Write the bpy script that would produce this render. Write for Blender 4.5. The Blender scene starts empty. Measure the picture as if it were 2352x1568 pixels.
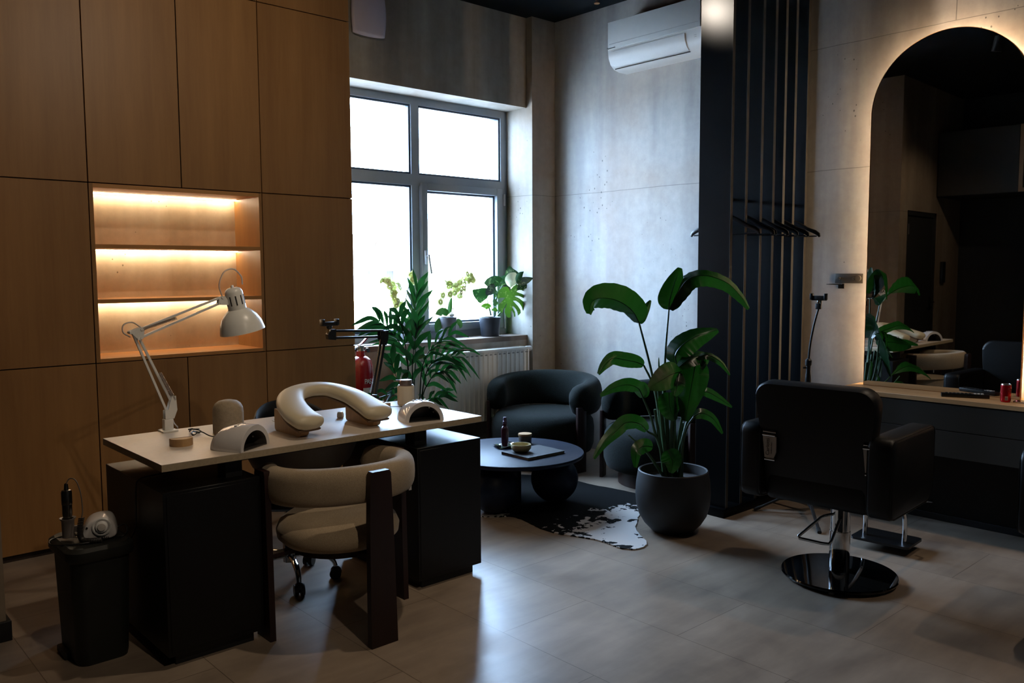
import bpy, bmesh, math, random
from mathutils import Vector, Matrix, Quaternion
random.seed(7)
PI = math.pi
SC = bpy.context.scene
COL = SC.collection

# ------------------------------------------------------------------ camera
CAM = Vector((0, 0, 1.53))
FPX, YAW, PITCH, ROLL = 1938.3, 0.736281, 0.0834521, -0.00443
_f = Vector((math.sin(YAW)*math.cos(PITCH), math.cos(YAW)*math.cos(PITCH), -math.sin(PITCH)))
_r = Vector((math.cos(YAW), -math.sin(YAW), 0))
_u = _r.cross(_f)
_r2 = _r*math.cos(ROLL)+_u*math.sin(ROLL)
_u2 = -_r*math.sin(ROLL)+_u*math.cos(ROLL)


def at(x, y, Y):
    """point of the photograph's (x, y) at the room depth Y"""
    d = _f+_r2*((x-1176)/FPX)-_u2*((y-784)/FPX)
    return CAM+d*(Y/d.y)


cd = bpy.data.cameras.new('camera')
cd.sensor_width = 36
cd.lens = FPX*36/2352
cam = bpy.data.objects.new('camera', cd)
COL.objects.link(cam)
m = Matrix((( _r2.x, _u2.x, -_f.x, CAM.x), (_r2.y, _u2.y, -_f.y, CAM.y), (_r2.z, _u2.z, -_f.z, CAM.z), (0, 0, 0, 1)))
cam.matrix_world = m
cd.clip_start = 0.05
SC.camera = cam

# ------------------------------------------------------------------ materials


def lin(h):
    h = h.lstrip('#')
    out = []
    for i in (0, 2, 4):
        c = int(h[i:i+2], 16)/255
        out.append(c/12.92 if c <= .04045 else ((c+.055)/1.055)**2.4)
    return tuple(out)


def col(c):
    return lin(c) if isinstance(c, str) else tuple(c)


class NT:
    def __init__(s, mat):
        s.t = mat.node_tree
        s.n = s.t.nodes
        s.l = s.t.links

    def new(s, typ, **kw):
        n = s.n.new(typ)
        for k, v in kw.items():
            if k.startswith('i_'):
                n.inputs[k[2:].replace('_', ' ')].default_value = v
            else:
                setattr(n, k, v)
        return n

    def link(s, a, b):
        s.l.new(a, b)

    def coords(s, scale=(1, 1, 1), loc=(0, 0, 0), rot=(0, 0, 0)):
        tc = s.new('ShaderNodeTexCoord')
        mp = s.new('ShaderNodeMapping')
        mp.inputs['Scale'].default_value = scale
        mp.inputs['Location'].default_value = loc
        mp.inputs['Rotation'].default_value = rot
        s.link(tc.outputs['Object'], mp.inputs['Vector'])
        return mp.outputs['Vector']

    def noise(s, vec, scale, detail=4, rough=.5, dist=0):
        n = s.new('ShaderNodeTexNoise')
        n.inputs['Scale'].default_value = scale
        n.inputs['Detail'].default_value = detail
        n.inputs['Roughness'].default_value = rough
        n.inputs['Distortion'].default_value = dist
        s.link(vec, n.inputs['Vector'])
        return n.outputs['Fac']

    def ramp(s, fac, stops):
        r = s.new('ShaderNodeValToRGB')
        e = r.color_ramp.elements
        while len(e) < len(stops):
            e.new(.5)
        for i, (p, c) in enumerate(stops):
            e[i].position = p
            c = col(c) if not isinstance(c, (int, float)) else (c, c, c)
            e[i].color = (*c, 1)
        s.link(fac, r.inputs['Fac'])
        return r.outputs['Color']

    def mix(s, fac, a, b, blend='MIX'):
        n = s.new('ShaderNodeMix', data_type='RGBA', blend_type=blend)
        for sock, v in ((n.inputs[0], fac), (n.inputs[6], a), (n.inputs[7], b)):
            if hasattr(v, 'is_output'):
                s.link(v, sock)
            elif isinstance(v, (int, float)):
                sock.default_value = v if sock == n.inputs[0] else (v, v, v, 1)
            else:
                sock.default_value = (*col(v), 1)
        return n.outputs[2]

    def math(s, op, a, b=None, c=None):
        n = s.new('ShaderNodeMath', operation=op)
        for i, v in enumerate((a, b, c)):
            if v is None:
                continue
            if hasattr(v, 'is_output'):
                s.link(v, n.inputs[i])
            else:
                n.inputs[i].default_value = v
        return n.outputs[0]

    def bump(s, height, strength=.3, dist=.01):
        b = s.new('ShaderNodeBump')
        b.inputs['Strength'].default_value = strength
        b.inputs['Distance'].default_value = dist
        s.link(height, b.inputs['Height'])
        return b.outputs['Normal']


MATS = {}


def mat(name, color='#808080', rough=.5, metal=0, spec=.5, var=None, bump=None, coat=0, emit=None, estr=0, sheen=0, trans=0, subs=0):
    """plain procedural material; var=(scale, amount) mottles the colour, bump=(scale, strength, stretch)"""
    if name in MATS:
        return MATS[name]
    m = bpy.data.materials.new(name)
    m.use_nodes = True
    t = NT(m)
    b = t.n['Principled BSDF']
    c = col(color)
    b.inputs['Base Color'].default_value = (*c, 1)
    b.inputs['Roughness'].default_value = rough
    b.inputs['Metallic'].default_value = metal
    b.inputs['Specular IOR Level'].default_value = spec
    b.inputs['Coat Weight'].default_value = coat
    b.inputs['Sheen Weight'].default_value = sheen
    if trans:
        b.inputs['Transmission Weight'].default_value = trans
    if emit:
        b.inputs['Emission Color'].default_value = (*col(emit), 1)
        b.inputs['Emission Strength'].default_value = estr
    if var:
        v = t.coords()
        n = t.noise(v, var[0], 5, .6)
        a = var[1]
        t.link(t.ramp(n, [(.3, tuple(x*(1-a) for x in c)), (.7, tuple(min(1, x*(1+a)) for x in c))]), b.inputs['Base Color'])
    if bump:
        v = t.coords(bump[2] if len(bump) > 2 else (1, 1, 1))
        n = t.noise(v, bump[0], 3, .6)
        t.link(t.bump(n, bump[1], .004), b.inputs['Normal'])
    MATS[name] = m
    return m


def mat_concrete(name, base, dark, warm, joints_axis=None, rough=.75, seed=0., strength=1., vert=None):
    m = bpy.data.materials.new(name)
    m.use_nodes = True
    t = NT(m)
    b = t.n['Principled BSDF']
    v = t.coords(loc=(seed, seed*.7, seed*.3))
    big = t.noise(v, .9, 5, .55, .4)
    vst = t.coords((1.6, 1.6, .16), (seed, 0, 0))
    streak = t.noise(vst, 2.2, 4, .55, .15)
    c1 = t.mix(t.math('MULTIPLY', t.ramp(streak, [(.36, 0.), (.66, 1.)]), .85), base, dark)
    c2 = t.mix(t.math('MULTIPLY', t.ramp(big, [(.42, 0.), (.68, 1.)]), .75), c1, warm)
    fine = t.noise(v, 14, 6, .65)
    fine = t.math('ADD', t.math('MULTIPLY', fine, .45), .275)
    c3 = t.mix(.35, c2, t.ramp(fine, [(.3, .25), (.7, .8)]), 'OVERLAY')
    # small pits
    pv = t.coords((1, 1, .75), (seed*2, 1, 0))
    vo = t.new('ShaderNodeTexVoronoi', feature='F1')
    vo.inputs['Scale'].default_value = 26
    t.link(pv, vo.inputs['Vector'])
    mask = t.noise(pv, 2.3, 3, .6)
    rad = t.math('MULTIPLY', t.ramp(mask, [(.52, 0.), (.68, 1.)]), .15)
    pit = t.math('LESS_THAN', vo.outputs['Distance'], rad)
    c4 = t.mix(t.math('MULTIPLY', pit, .75), c3, tuple(x*.25 for x in col(dark)))
    h = t.math('SUBTRACT', t.math('MULTIPLY', fine, .25), pit)
    # formwork joints
    sep = t.new('ShaderNodeSeparateXYZ')
    tc = t.new('ShaderNodeTexCoord')
    t.link(tc.outputs['Object'], sep.inputs[0])
    if joints_axis is not None:
        wob = t.math('MULTIPLY', t.math('SUBTRACT', t.noise(v, 3, 3), .5), .012)
        z = t.math('ADD', sep.outputs['Z'], wob)
        line = None
        for zz in joints_axis:
            d = t.math('ABSOLUTE', t.math('SUBTRACT', z, zz))
            l = t.math('LESS_THAN', d, .0021)
            if vert is not None and zz > 2.5:
                l = t.math('MULTIPLY', l, t.math('LESS_THAN', sep.outputs['Y'], 3.0))
            line = l if line is None else t.math('MAXIMUM', line, l)
        if vert is not None:
            d = t.math('LESS_THAN', t.math('ABSOLUTE', t.math('SUBTRACT', t.math('ADD', sep.outputs['Y'], wob), vert)), .003)
            line = t.math('MAXIMUM', line, t.math('MULTIPLY', d, t.math('GREATER_THAN', sep.outputs['Z'], joints_axis[-1])))
        c4 = t.mix(t.math('MULTIPLY', line, .6), c4, tuple(x*.3 for x in col(dark)))
        h = t.math('SUBTRACT', h, line)
    t.link(c4, b.inputs['Base Color'])
    b.inputs['Roughness'].default_value = rough
    b.inputs['Specular IOR Level'].default_value = .3
    t.link(t.bump(h, .5*strength, .006), b.inputs['Normal'])
    MATS[name] = m
    return m


def mat_wood(name, c1, c2, axis='z', scale=1., rough=.45, spec=.4, coat=0):
    m = bpy.data.materials.new(name)
    m.use_nodes = True
    t = NT(m)
    b = t.n['Principled BSDF']
    s = {'x': (.06, 1, 1), 'y': (1, .06, 1), 'z': (1, 1, .06)}[axis]
    v = t.coords(tuple(k*scale for k in s))
    n1 = t.noise(v, 9, 5, .6, .25)
    n2 = t.noise(v, 60, 4, .6)
    n3 = t.noise(t.coords(tuple(k*scale*.35 for k in s)), 6, 2, .5)
    f = t.math('ADD', t.math('MULTIPLY', n1, .45), t.math('ADD', t.math('MULTIPLY', n2, .2), t.math('MULTIPLY', n3, .35)))
    t.link(t.ramp(f, [(.36, c1), (.64, c2)]), b.inputs['Base Color'])
    b.inputs['Roughness'].default_value = rough
    b.inputs['Specular IOR Level'].default_value = spec
    b.inputs['Coat Weight'].default_value = coat
    t.link(t.bump(n2, .12, .002), b.inputs['Normal'])
    MATS[name] = m
    return m


def mat_floor():
    m = bpy.data.materials.new('floor_tile')
    m.use_nodes = True
    t = NT(m)
    b = t.n['Principled BSDF']
    tc = t.new('ShaderNodeTexCoord')
    sep = t.new('ShaderNodeSeparateXYZ')
    t.link(tc.outputs['Object'], sep.inputs[0])
    cb = t.new('ShaderNodeCombineXYZ')
    t.link(sep.outputs['Y'], cb.inputs['X'])
    t.link(t.math('SUBTRACT', sep.outputs['X'], .234), cb.inputs['Y'])
    br = t.new('ShaderNodeTexBrick', offset=.5, offset_frequency=2)
    br.inputs['Scale'].default_value = 1
    br.inputs['Brick Width'].default_value = 1.04
    br.inputs['Row Height'].default_value = .516
    br.inputs['Mortar Size'].default_value = .0014
    br.inputs['Mortar Smooth'].default_value = 0
    br.inputs['Color1'].default_value = (.86, .86, .86, 1)
    br.inputs['Color2'].default_value = (1, 1, 1, 1)
    br.inputs['Mortar'].default_value = (.35, .33, .32, 1)
    t.link(cb.outputs[0], br.inputs['Vector'])
    v = t.coords()
    n1 = t.noise(v, 2.2, 6, .62, .5)
    vs = t.coords((.5, 2.6, 1))
    n2 = t.noise(vs, 3.5, 5, .6, .3)
    f = t.math('ADD', t.math('MULTIPLY', n1, .55), t.math('MULTIPLY', n2, .45))
    c = t.ramp(f, [(.33, '#7f7064'), (.5, '#988776'), (.68, '#ac9a88')])
    t.link(t.mix(1., c, br.outputs['Color'], 'MULTIPLY'), b.inputs['Base Color'])
    t.link(t.ramp(n1, [(.3, .28), (.7, .38)]), b.inputs['Roughness'])
    b.inputs['Specular IOR Level'].default_value = .55
    h = t.math('ADD', t.math('MULTIPLY', t.noise(v, 40, 4), .3), br.outputs['Fac'])
    bm = t.new('ShaderNodeBump', invert=True)
    bm.inputs['Strength'].default_value = .08
    bm.inputs['Distance'].default_value = .002
    t.link(h, bm.inputs['Height'])
    t.link(bm.outputs['Normal'], b.inputs['Normal'])
    MATS['floor_tile'] = m
    return m


def mat_fabric(name, c1, c2, scale=420, rough=.95, sheen=.3, bstr=.5):
    m = bpy.data.materials.new(name)
    m.use_nodes = True
    t = NT(m)
    b = t.n['Principled BSDF']
    v = t.coords()
    w1 = t.new('ShaderNodeTexNoise')
    w1.inputs['Scale'].default_value = scale
    w1.inputs['Detail'].default_value = 2
    t.link(t.coords((1, 1, .45)), w1.inputs['Vector'])
    w2 = t.noise(t.coords((.45, .45, 1.2)), scale, 2)
    f = t.math('ADD', t.math('MULTIPLY', w1.outputs['Fac'], .5), t.math('MULTIPLY', w2, .5))
    big = t.noise(v, 6, 3)
    c = t.ramp(f, [(.38, c1), (.62, c2)])
    c = t.mix(.25, c, t.ramp(big, [(.3, .3), (.7, .7)]), 'OVERLAY')
    t.link(c, b.inputs['Base Color'])
    b.inputs['Roughness'].default_value = rough
    b.inputs['Specular IOR Level'].default_value = .15
    b.inputs['Sheen Weight'].default_value = sheen
    b.inputs['Sheen Roughness'].default_value = .4
    t.link(t.bump(f, bstr, .003), b.inputs['Normal'])
    MATS[name] = m
    return m


def mat_leaf(name, c1, c2, rough=.35, transl=.25, vein=None, blotch=None):
    m = bpy.data.materials.new(name)
    m.use_nodes = True
    t = NT(m)
    b = t.n['Principled BSDF']
    v = t.coords()
    n = t.noise(v, 7, 4, .55)
    c = t.ramp(n, [(.3, c1), (.7, c2)])
    if blotch:
        bn = t.noise(v, 22, 3, .7, .6)
        c = t.mix(t.ramp(bn, [(.57, 0.), (.62, .85)]), c, blotch)
    t.link(c, b.inputs['Base Color'])
    b.inputs['Roughness'].default_value = rough
    b.inputs['Specular IOR Level'].default_value = .5
    tr = t.new('ShaderNodeBsdfTranslucent')
    t.link(t.mix(.5, c, vein or '#5fae20'), tr.inputs['Color'])
    mx = t.new('ShaderNodeMixShader')
    mx.inputs[0].default_value = transl
    t.link(b.outputs[0], mx.inputs[1])
    t.link(tr.outputs[0], mx.inputs[2])
    t.link(mx.outputs[0], t.n['Material Output'].inputs['Surface'])
    MATS[name] = m
    return m


def mat_glass_pane():
    m = bpy.data.materials.new('window_glass')
    m.use_nodes = True
    t = NT(m)
    t.n.remove(t.n['Principled BSDF'])
    tr = t.new('ShaderNodeBsdfTransparent')
    tr.inputs[0].default_value = (.97, .985, .98, 1)
    gl = t.new('ShaderNodeBsdfGlossy')
    gl.inputs['Roughness'].default_value = .02
    lw = t.new('ShaderNodeLayerWeight')
    fr = t.math('ADD', t.math('MULTIPLY', t.math('POWER', lw.outputs['Facing'], 5.), .7), .02)
    mx = t.new('ShaderNodeMixShader')
    t.link(fr, mx.inputs[0])
    t.link(tr.outputs[0], mx.inputs[1])
    t.link(gl.outputs[0], mx.inputs[2])
    t.link(mx.outputs[0], t.n['Material Output'].inputs['Surface'])
    MATS['window_glass'] = m
    return m


def mat_emit(name, color, strength):
    m = bpy.data.materials.new(name)
    m.use_nodes = True
    t = NT(m)
    t.n.remove(t.n['Principled BSDF'])
    e = t.new('ShaderNodeEmission')
    e.inputs[0].default_value = (*col(color), 1)
    e.inputs[1].default_value = strength
    t.link(e.outputs[0], t.n['Material Output'].inputs['Surface'])
    MATS[name] = m
    return m


# ------------------------------------------------------------------ mesh builder
class MB:
    def __init__(s):
        s.v = []
        s.f = []

    def add(s, verts, faces, M=None):
        o = len(s.v)
        s.v += [tuple(M @ Vector(p)) if M else tuple(p) for p in verts]
        s.f += [tuple(i+o for i in f) for f in faces]
        return s

    def bm(s, bm, M=None):
        bm.verts.index_update()
        s.add([v.co[:] for v in bm.verts], [[v.index for v in f.verts] for f in bm.faces], M)
        bm.free()
        return s

    def box(s, x0, x1, y0, y1, z0, z1, bev=0, seg=2, M=None):
        bm = bmesh.new()
        bmesh.ops.create_cube(bm, size=1)
        bmesh.ops.scale(bm, vec=(abs(x1-x0), abs(y1-y0), abs(z1-z0)), verts=bm.verts)
        bmesh.ops.translate(bm, vec=((x0+x1)/2, (y0+y1)/2, (z0+z1)/2), verts=bm.verts)
        if bev:
            bmesh.ops.bevel(bm, geom=bm.edges[:], offset=bev, segments=seg, profile=.5, affect='EDGES')
        return s.bm(bm, M)

    def ring(s, rings, cap0=True, cap1=True, closed=False, M=None):
        n = len(rings[0])
        vs = [p for r in rings for p in r]
        fs = []
        k = len(rings)
        for i in range(k if closed else k-1):
            a, b = i*n, ((i+1) % k)*n
            for j in range(n):
                j2 = (j+1) % n
                fs.append((a+j, a+j2, b+j2, b+j))
        if not closed:
            if cap0:
                fs.append(tuple(reversed(range(n))))
            if cap1:
                fs.append(tuple(range((k-1)*n, k*n)))
        return s.add(vs, fs, M)

    def cyl(s, p, q, r0, r1=None, n=20, M=None):
        r1 = r0 if r1 is None else r1
        p, q = Vector(p), Vector(q)
        d = (q-p).normalized()
        a = d.orthogonal().normalized()
        b = d.cross(a)
        rg = [[c+(a*math.cos(2*PI*i/n)+b*math.sin(2*PI*i/n))*r for i in range(n)] for c, r in ((p, r0), (q, r1))]
        return s.ring(rg, M=M)

    def lathe(s, prof, c=(0, 0, 0), n=40, M=None, sx=1, sy=1, caps=True):
        rg = [[(c[0]+r*sx*math.cos(2*PI*i/n), c[1]+r*sy*math.sin(2*PI*i/n), c[2]+z) for i in range(n)] for r, z in prof]
        return s.ring(rg, caps and prof[0][0] > 1e-6, caps and prof[-1][0] > 1e-6, M=M)

    def sweep(s, path, hw, hh=None, up=(0, 0, 1), n=12, power=2., closed=False, M=None, caps=True):
        """ellipse or superellipse cross-section along a path; hw, hh are numbers or lists (half width across, half height along up)"""
        P = [Vector(p) for p in path]
        k = len(P)
        up = Vector(up)
        hh = hw if hh is None else hh
        W = hw if isinstance(hw, (list, tuple)) else [hw]*k
        H = hh if isinstance(hh, (list, tuple)) else [hh]*k
        rg = []
        pa = None
        for i in range(k):
            t = (P[(i+1) % k]-P[i-1]) if closed else (P[min(i+1, k-1)]-P[max(i-1, 0)])
            t.normalize()
            a = t.cross(up)
            if a.length < 1e-3:
                a = pa if pa is not None else t.orthogonal()
            a = (a-t*a.dot(t)).normalized()
            if pa is not None and a.dot(pa) < 0 and up.length < 1e-6:
                a = -a
            pa = a
            b = a.cross(t).normalized()
            r = []
            for j in range(n):
                th = 2*PI*j/n
                cx, sy = math.cos(th), math.sin(th)
                e = 2/power
                x = math.copysign(abs(cx)**e, cx)*W[i]
                y = math.copysign(abs(sy)**e, sy)*H[i]
                r.append(P[i]+a*x+b*y)
            rg.append(r)
        return s.ring(rg, caps, caps, closed, M=M)

    def tube(s, path, r, n=8, closed=False, M=None):
        """round tube with parallel transport"""
        P = [Vector(p) for p in path]
        k = len(P)
        R = r if isinstance(r, (list, tuple)) else [r]*k
        rg = []
        a = None
        for i in range(k):
            t = (P[(i+1) % k]-P[i-1]) if closed else (P[min(i+1, k-1)]-P[max(i-1, 0)])
            if t.length < 1e-9:
                t = Vector((0, 0, 1))
            t.normalize()
            a = t.orthogonal().normalized() if a is None else (a-t*a.dot(t)).normalized()
            b = t.cross(a)
            rg.append([P[i]+(a*math.cos(2*PI*j/n)+b*math.sin(2*PI*j/n))*R[i] for j in range(n)])
        return s.ring(rg, closed=closed, M=M)

    def prism(s, pts, d0, d1, axis='y', M=None):
        """extrude a 2D outline (counter-clockwise or not) between d0 and d1 along an axis"""
        def p3(p, d):
            return {'x': (d, p[0], p[1]), 'y': (p[0], d, p[1]), 'z': (p[0], p[1], d)}[axis]
        n = len(pts)
        vs = [p3(p, d0) for p in pts]+[p3(p, d1) for p in pts]
        fs = [tuple(range(n)), tuple(reversed(range(n, 2*n)))]
        fs += [(i, i+n, (i+1) % n+n, (i+1) % n) for i in range(n)]
        return s.add(vs, fs, M)

    def grid(s, rows, M=None):
        nr, nc = len(rows), len(rows[0])
        vs = [p for r in rows for p in r]
        fs = [(i*nc+j, i*nc+j+1, (i+1)*nc+j+1, (i+1)*nc+j) for i in range(nr-1) for j in range(nc-1)]
        return s.add(vs, fs, M)

    def sphere(s, c, r, n=20, M=None, sx=1, sy=1, sz=1):
        k = n//2
        rg = [[(c[0]+r*sx*math.sin(PI*i/k)*math.cos(2*PI*j/n), c[1]+r*sy*math.sin(PI*i/k)*math.sin(2*PI*j/n), c[2]-r*sz*math.cos(PI*i/k))
               for j in range(n)] for i in range(1, k)]
        o = len(s.v)
        s.ring(rg, True, True, M=M)
        return s

    def build(s, name, m=None, parent=None, world=True, smooth=38, recalc=True, loc=None):
        """link as one mesh object; world: vertices are in world space and are moved into the frame of the parent (or of loc)"""
        me = bpy.data.meshes.new(name)
        vs = s.v
        root = parent
        inv = None
        if parent is not None:
            Mw = Matrix.Identity(4)
            p = parent
            while p is not None:
                Mw = (Matrix.Translation(p.location) @ p.rotation_euler.to_matrix().to_4x4()) @ Mw
                p = p.parent
            if world:
                inv = Mw.inverted()
        elif loc is not None and world:
            inv = Matrix.Translation(-Vector(loc))
        if inv is not None:
            vs = [tuple(inv @ Vector(p)) for p in vs]
        me.from_pydata(vs, [], s.f)
        if recalc:
            bm = bmesh.new()
            bm.from_mesh(me)
            bmesh.ops.recalc_face_normals(bm, faces=bm.faces)
            bm.to_mesh(me)
            bm.free()
        me.update()
        if smooth:
            me.polygons.foreach_set('use_smooth', [True]*len(me.polygons))
            me.set_sharp_from_angle(angle=math.radians(smooth))
        o = bpy.data.objects.new(name, me)
        COL.objects.link(o)
        if m:
            me.materials.append(m)
        if parent is not None:
            o.parent = parent
        elif loc is not None:
            o.location = loc
        return o


def tag(o, label, cat, group=None, kind=None):
    o['label'] = label
    o['category'] = cat
    if group:
        o['group'] = group
    if kind:
        o['kind'] = kind
    return o


def thing(name, label, cat, loc=(0, 0, 0), rz=0, group=None):
    o = bpy.data.objects.new(name, None)
    COL.objects.link(o)
    o.empty_display_size = .05
    o.location = loc
    o.rotation_euler = (0, 0, rz)
    return tag(o, label, cat, group)


def struct(mb, name, m, smooth=0):
    o = mb.build(name, m, smooth=smooth)
    o['kind'] = 'structure'
    return o


def sub(mb, name, m, parent, **kw):
    return mb.build(name, m, parent, **kw)


def copy_tree(o, parent=None):
    c = o.copy()
    COL.objects.link(c)
    c.parent = parent
    for ch in [k for k in bpy.data.objects if k.parent == o]:
        copy_tree(ch, c)
    return c


def text(body, size, m, parent, loc, rot, name='lettering', extrude=.0004, align='CENTER', xs=1.):
    cu = bpy.data.curves.new(name, 'FONT')
    cu.body = body
    cu.size = size
    cu.extrude = extrude
    cu.align_x = align
    cu.align_y = 'CENTER'
    tmp = bpy.data.objects.new(name, cu)
    COL.objects.link(tmp)
    bpy.context.view_layer.update()
    me = bpy.data.meshes.new_from_object(tmp.evaluated_get(bpy.context.evaluated_depsgraph_get()))
    me.name = name
    bpy.data.objects.remove(tmp)
    o = bpy.data.objects.new(name, me)
    COL.objects.link(o)
    me.materials.clear()
    me.materials.append(m)
    o.parent = parent
    o.location = loc
    o.rotation_euler = rot
    o.scale = (xs, 1, 1)
    return o


def bez(pts, n=8):
    """Catmull-Rom through the points"""
    P = [Vector(p) for p in pts]
    if len(P) < 3:
        return [P[0].lerp(P[-1], i/n) for i in range(n+1)]
    out = []
    for i in range(len(P)-1):
        p0 = P[i-1] if i else P[0]*2-P[1]
        p1, p2 = P[i], P[i+1]
        p3 = P[i+2] if i+2 < len(P) else P[-1]*2-P[-2]
        for j in range(n):
            t = j/n
            out.append(.5*((2*p1)+(p2-p0)*t+(2*p0-5*p1+4*p2-p3)*t*t+(3*p1-p0-3*p2+p3)*t**3))
    out.append(P[-1])
    return out


def rrect(x0, x1, y0, y1, r, n=6):
    """rounded rectangle outline"""
    rs = r if isinstance(r, (list, tuple)) else [r]*4
    out = []
    for (cx, cy, a0), rr in zip(((x1, y0, -PI/2), (x1, y1, 0), (x0, y1, PI/2), (x0, y0, PI)), rs):
        sx = -1 if cx == x1 else 1
        sy = 1 if cy == y0 else -1
        for i in range(n+1):
            a = a0+PI/2*i/n
            out.append((cx+sx*rr+rr*math.cos(a), cy+sy*rr+rr*math.sin(a)))
    return out


def cushion(x0, x1, y0, y1, z0, z1, r, seg=4, M=None, mb=None):
    mb = mb or MB()
    return mb.box(x0, x1, y0, y1, z0, z1, r, seg, M)


# ------------------------------------------------------------------ palette
OAK = mat_wood('oak_veneer', '#886138', '#a37848', 'z', 1.0, .45, .35)
OAKX = mat_wood('oak_shelf', '#a8743f', '#c48f57', 'x', 1.0, .45, .35)
OAKY = mat_wood('oak_counter', '#b58a5c', '#cda677', 'y', 1.0, .42, .35)
LWOOD = mat_wood('pale_ash', '#a07a52', '#bd9768', 'z', 2.5, .5, .35)
DWOOD = mat_wood('dark_walnut', '#1d0e0b', '#2b1511', 'z', 1.6, .4, .4)
BWOOD = mat_wood('sky_tinted_wood', '#081020', '#0e1a30', 'x', 1.2, .45, .25)  # black wood with the blue of the reflected sky put into its colour
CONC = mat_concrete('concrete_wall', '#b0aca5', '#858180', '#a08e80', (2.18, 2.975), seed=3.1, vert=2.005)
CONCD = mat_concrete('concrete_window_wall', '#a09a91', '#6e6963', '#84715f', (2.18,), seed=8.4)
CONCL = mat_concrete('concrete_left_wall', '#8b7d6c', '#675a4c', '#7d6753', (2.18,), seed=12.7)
SILLM = mat_concrete('concrete_sill', '#77695f', '#54483f', '#6d584b', None, seed=1.7)
FLOORM = mat_floor()
CEIL = mat('ceiling_black', '#0c0e10', .9, spec=.1, var=(2, .2))
BLACK = mat('black_laminate', '#0b0a0a', .42, spec=.3, var=(30, .1))
BLACKM = mat('matt_black', '#0d0d0e', .6)
BLACKP = mat('black_plastic', '#0b0b0c', .38)
GREYFR = mat('glare_grey_frame', '#858d96', .4, spec=.5, var=(8, .04))  # anthracite lightened so that its colour holds the window's veiling glare
WHITE = mat('white_plastic', '#d6d5d2', .3, var=(20, .02))
WHITEG = mat('white_gloss', '#d2cdcb', .12, coat=.4, var=(20, .02))
WHITEP = mat('white_enamel', '#e2e0d9', .32, coat=.2, var=(25, .02))
CHROME = mat('chrome', '#c9c9c9', .08, 1, bump=(3, .01))
STEEL = mat('brushed_steel', '#a89f98', .3, 1, bump=(120, .1, (1, 1, .05)))
GASKET = mat('rubber', '#0e0f10', .7, var=(30, .2))
DESKTOP = mat('beige_laminate', '#c9bcad', .38, spec=.45, var=(45, .05), bump=(180, .05))
DESKEDGE = mat('beige_edge', '#a8977c', .5, var=(70, .12))
LED = mat_emit('led_warm', '#ffe6c2', 44)
LEDM = mat_emit('led_mirror', '#ffdfb6', 135)
GLASS = mat_glass_pane()
CREAM = mat('cream_leatherette', '#cbbd9f', .45, spec=.4, var=(9, .04), bump=(260, .08))
BEIGEF = mat_fabric('beige_weave', '#96836a', '#b5a389', 620, bstr=.35)
GREENF = mat_fabric('dark_green_boucle', '#101312', '#222724', 300, sheen=.05)
LEATHER = mat('black_leatherette', '#090808', .45, spec=.3, var=(40, .15), bump=(220, .12))
POT = mat('anthracite_pot', '#181717', .6, var=(12, .12), bump=(90, .06))
POTG = mat('grey_ceramic', '#5a5b60', .4, var=(12, .05))
POTB = mat('dark_blue_grey_pot', '#24272e', .4, var=(12, .05))
SOIL = mat('potting_soil', '#1b130d', .95, var=(60, .4), bump=(60, .8))
MIRRORM = mat('mirror_glass', '#dcdad6', .012, 1, var=(1, .01))
COPPER = mat('copper_rim', '#b98252', .45, 1, var=(9, .05))
PLATE = mat('slat_board_black', '#040506', .33, spec=.10, var=(6, .12))
EDGEB = mat('slat_edge_band', '#2f2a21', .55, var=(12, .08))
DARKW = mat('dark_grey_front', '#35312b', .55, spec=.2, var=(10, .04))
RED = mat('red_paint', '#8c0d14', .25, coat=.4, var=(10, .05))
REDCAN = mat('red_can', '#b3121c', .22, .55, var=(15, .08))
TEXTW = mat('white_print', '#d9d6d4', .5, var=(30, .03))
TEXTD = mat('dark_print', '#2b2020', .5, var=(30, .03))
LEAFB = mat_leaf('paradise_leaf', '#0b2010', '#133216', .3, .10, '#3f8a1c')
LEAFP = mat_leaf('kentia_leaf', '#0a2216', '#0f2e1d', .28, .10, '#2f7a2a')
LEAFM = mat_leaf('monstera_leaf', '#0b2914', '#143a17', .35, .045, '#2f6a22', '#7f9168')
LEAFL = mat_leaf('monstera_lime_leaf', '#315f0e', '#437513', .35, .09, '#5c9614', '#8d9f68')
LEAFO = mat_leaf('orchid_leaf', '#1c421c', '#2c5420', .35, .06, '#3f7a22')
PETAL = mat_leaf('orchid_petal', '#c3c682', '#d3d69c', .5, .16, '#ccd488')
PALEL = mat_leaf('cream_spathe', '#d6d2a8', '#dedab4', .5, .06, '#d8d4a8')
STEM = mat('green_stem', '#2b4a26', .45, var=(20, .2))
STEMB = mat('brown_stem', '#4a4630', .6, var=(20, .2))
STONE = mat('beige_stone', '#9c8a70', .7, var=(60, .14), bump=(120, .3))

# ------------------------------------------------------------------ room shell
XW, YL, ZC = 5.33, 5.38, 3.67
struct(MB().box(-1.4, 5.6, -3.2, 5.7, -.12, 0), 'floor', FLOORM)
struct(MB().box(-1.5, 5.7, -3.3, 5.9, ZC, ZC+.12), 'ceiling', CEIL)
struct(MB().box(XW, XW+.2, -3.2, 5.95, 0, ZC), 'wall_right', CONC)
struct(MB().box(.4, 3.07, YL, YL+.5, 0, ZC), 'wall_back', CONCD)
struct(MB().box(3.07, 5.055, YL, YL+.5, 2.922, ZC), 'wall_back_lintel', CONCD)
struct(MB().box(3.07, 5.055, YL, YL+.5, 0, .93), 'wall_back_sill', CONCD)
struct(MB().box(5.055, XW, 5.31, YL+.5, 0, ZC), 'wall_back_pilaster', CONCD)
struct(MB().box(3.07, 5.055, YL-.004, 5.66, .93, .97), 'trim_1', SILLM)
wl = MB()
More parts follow.
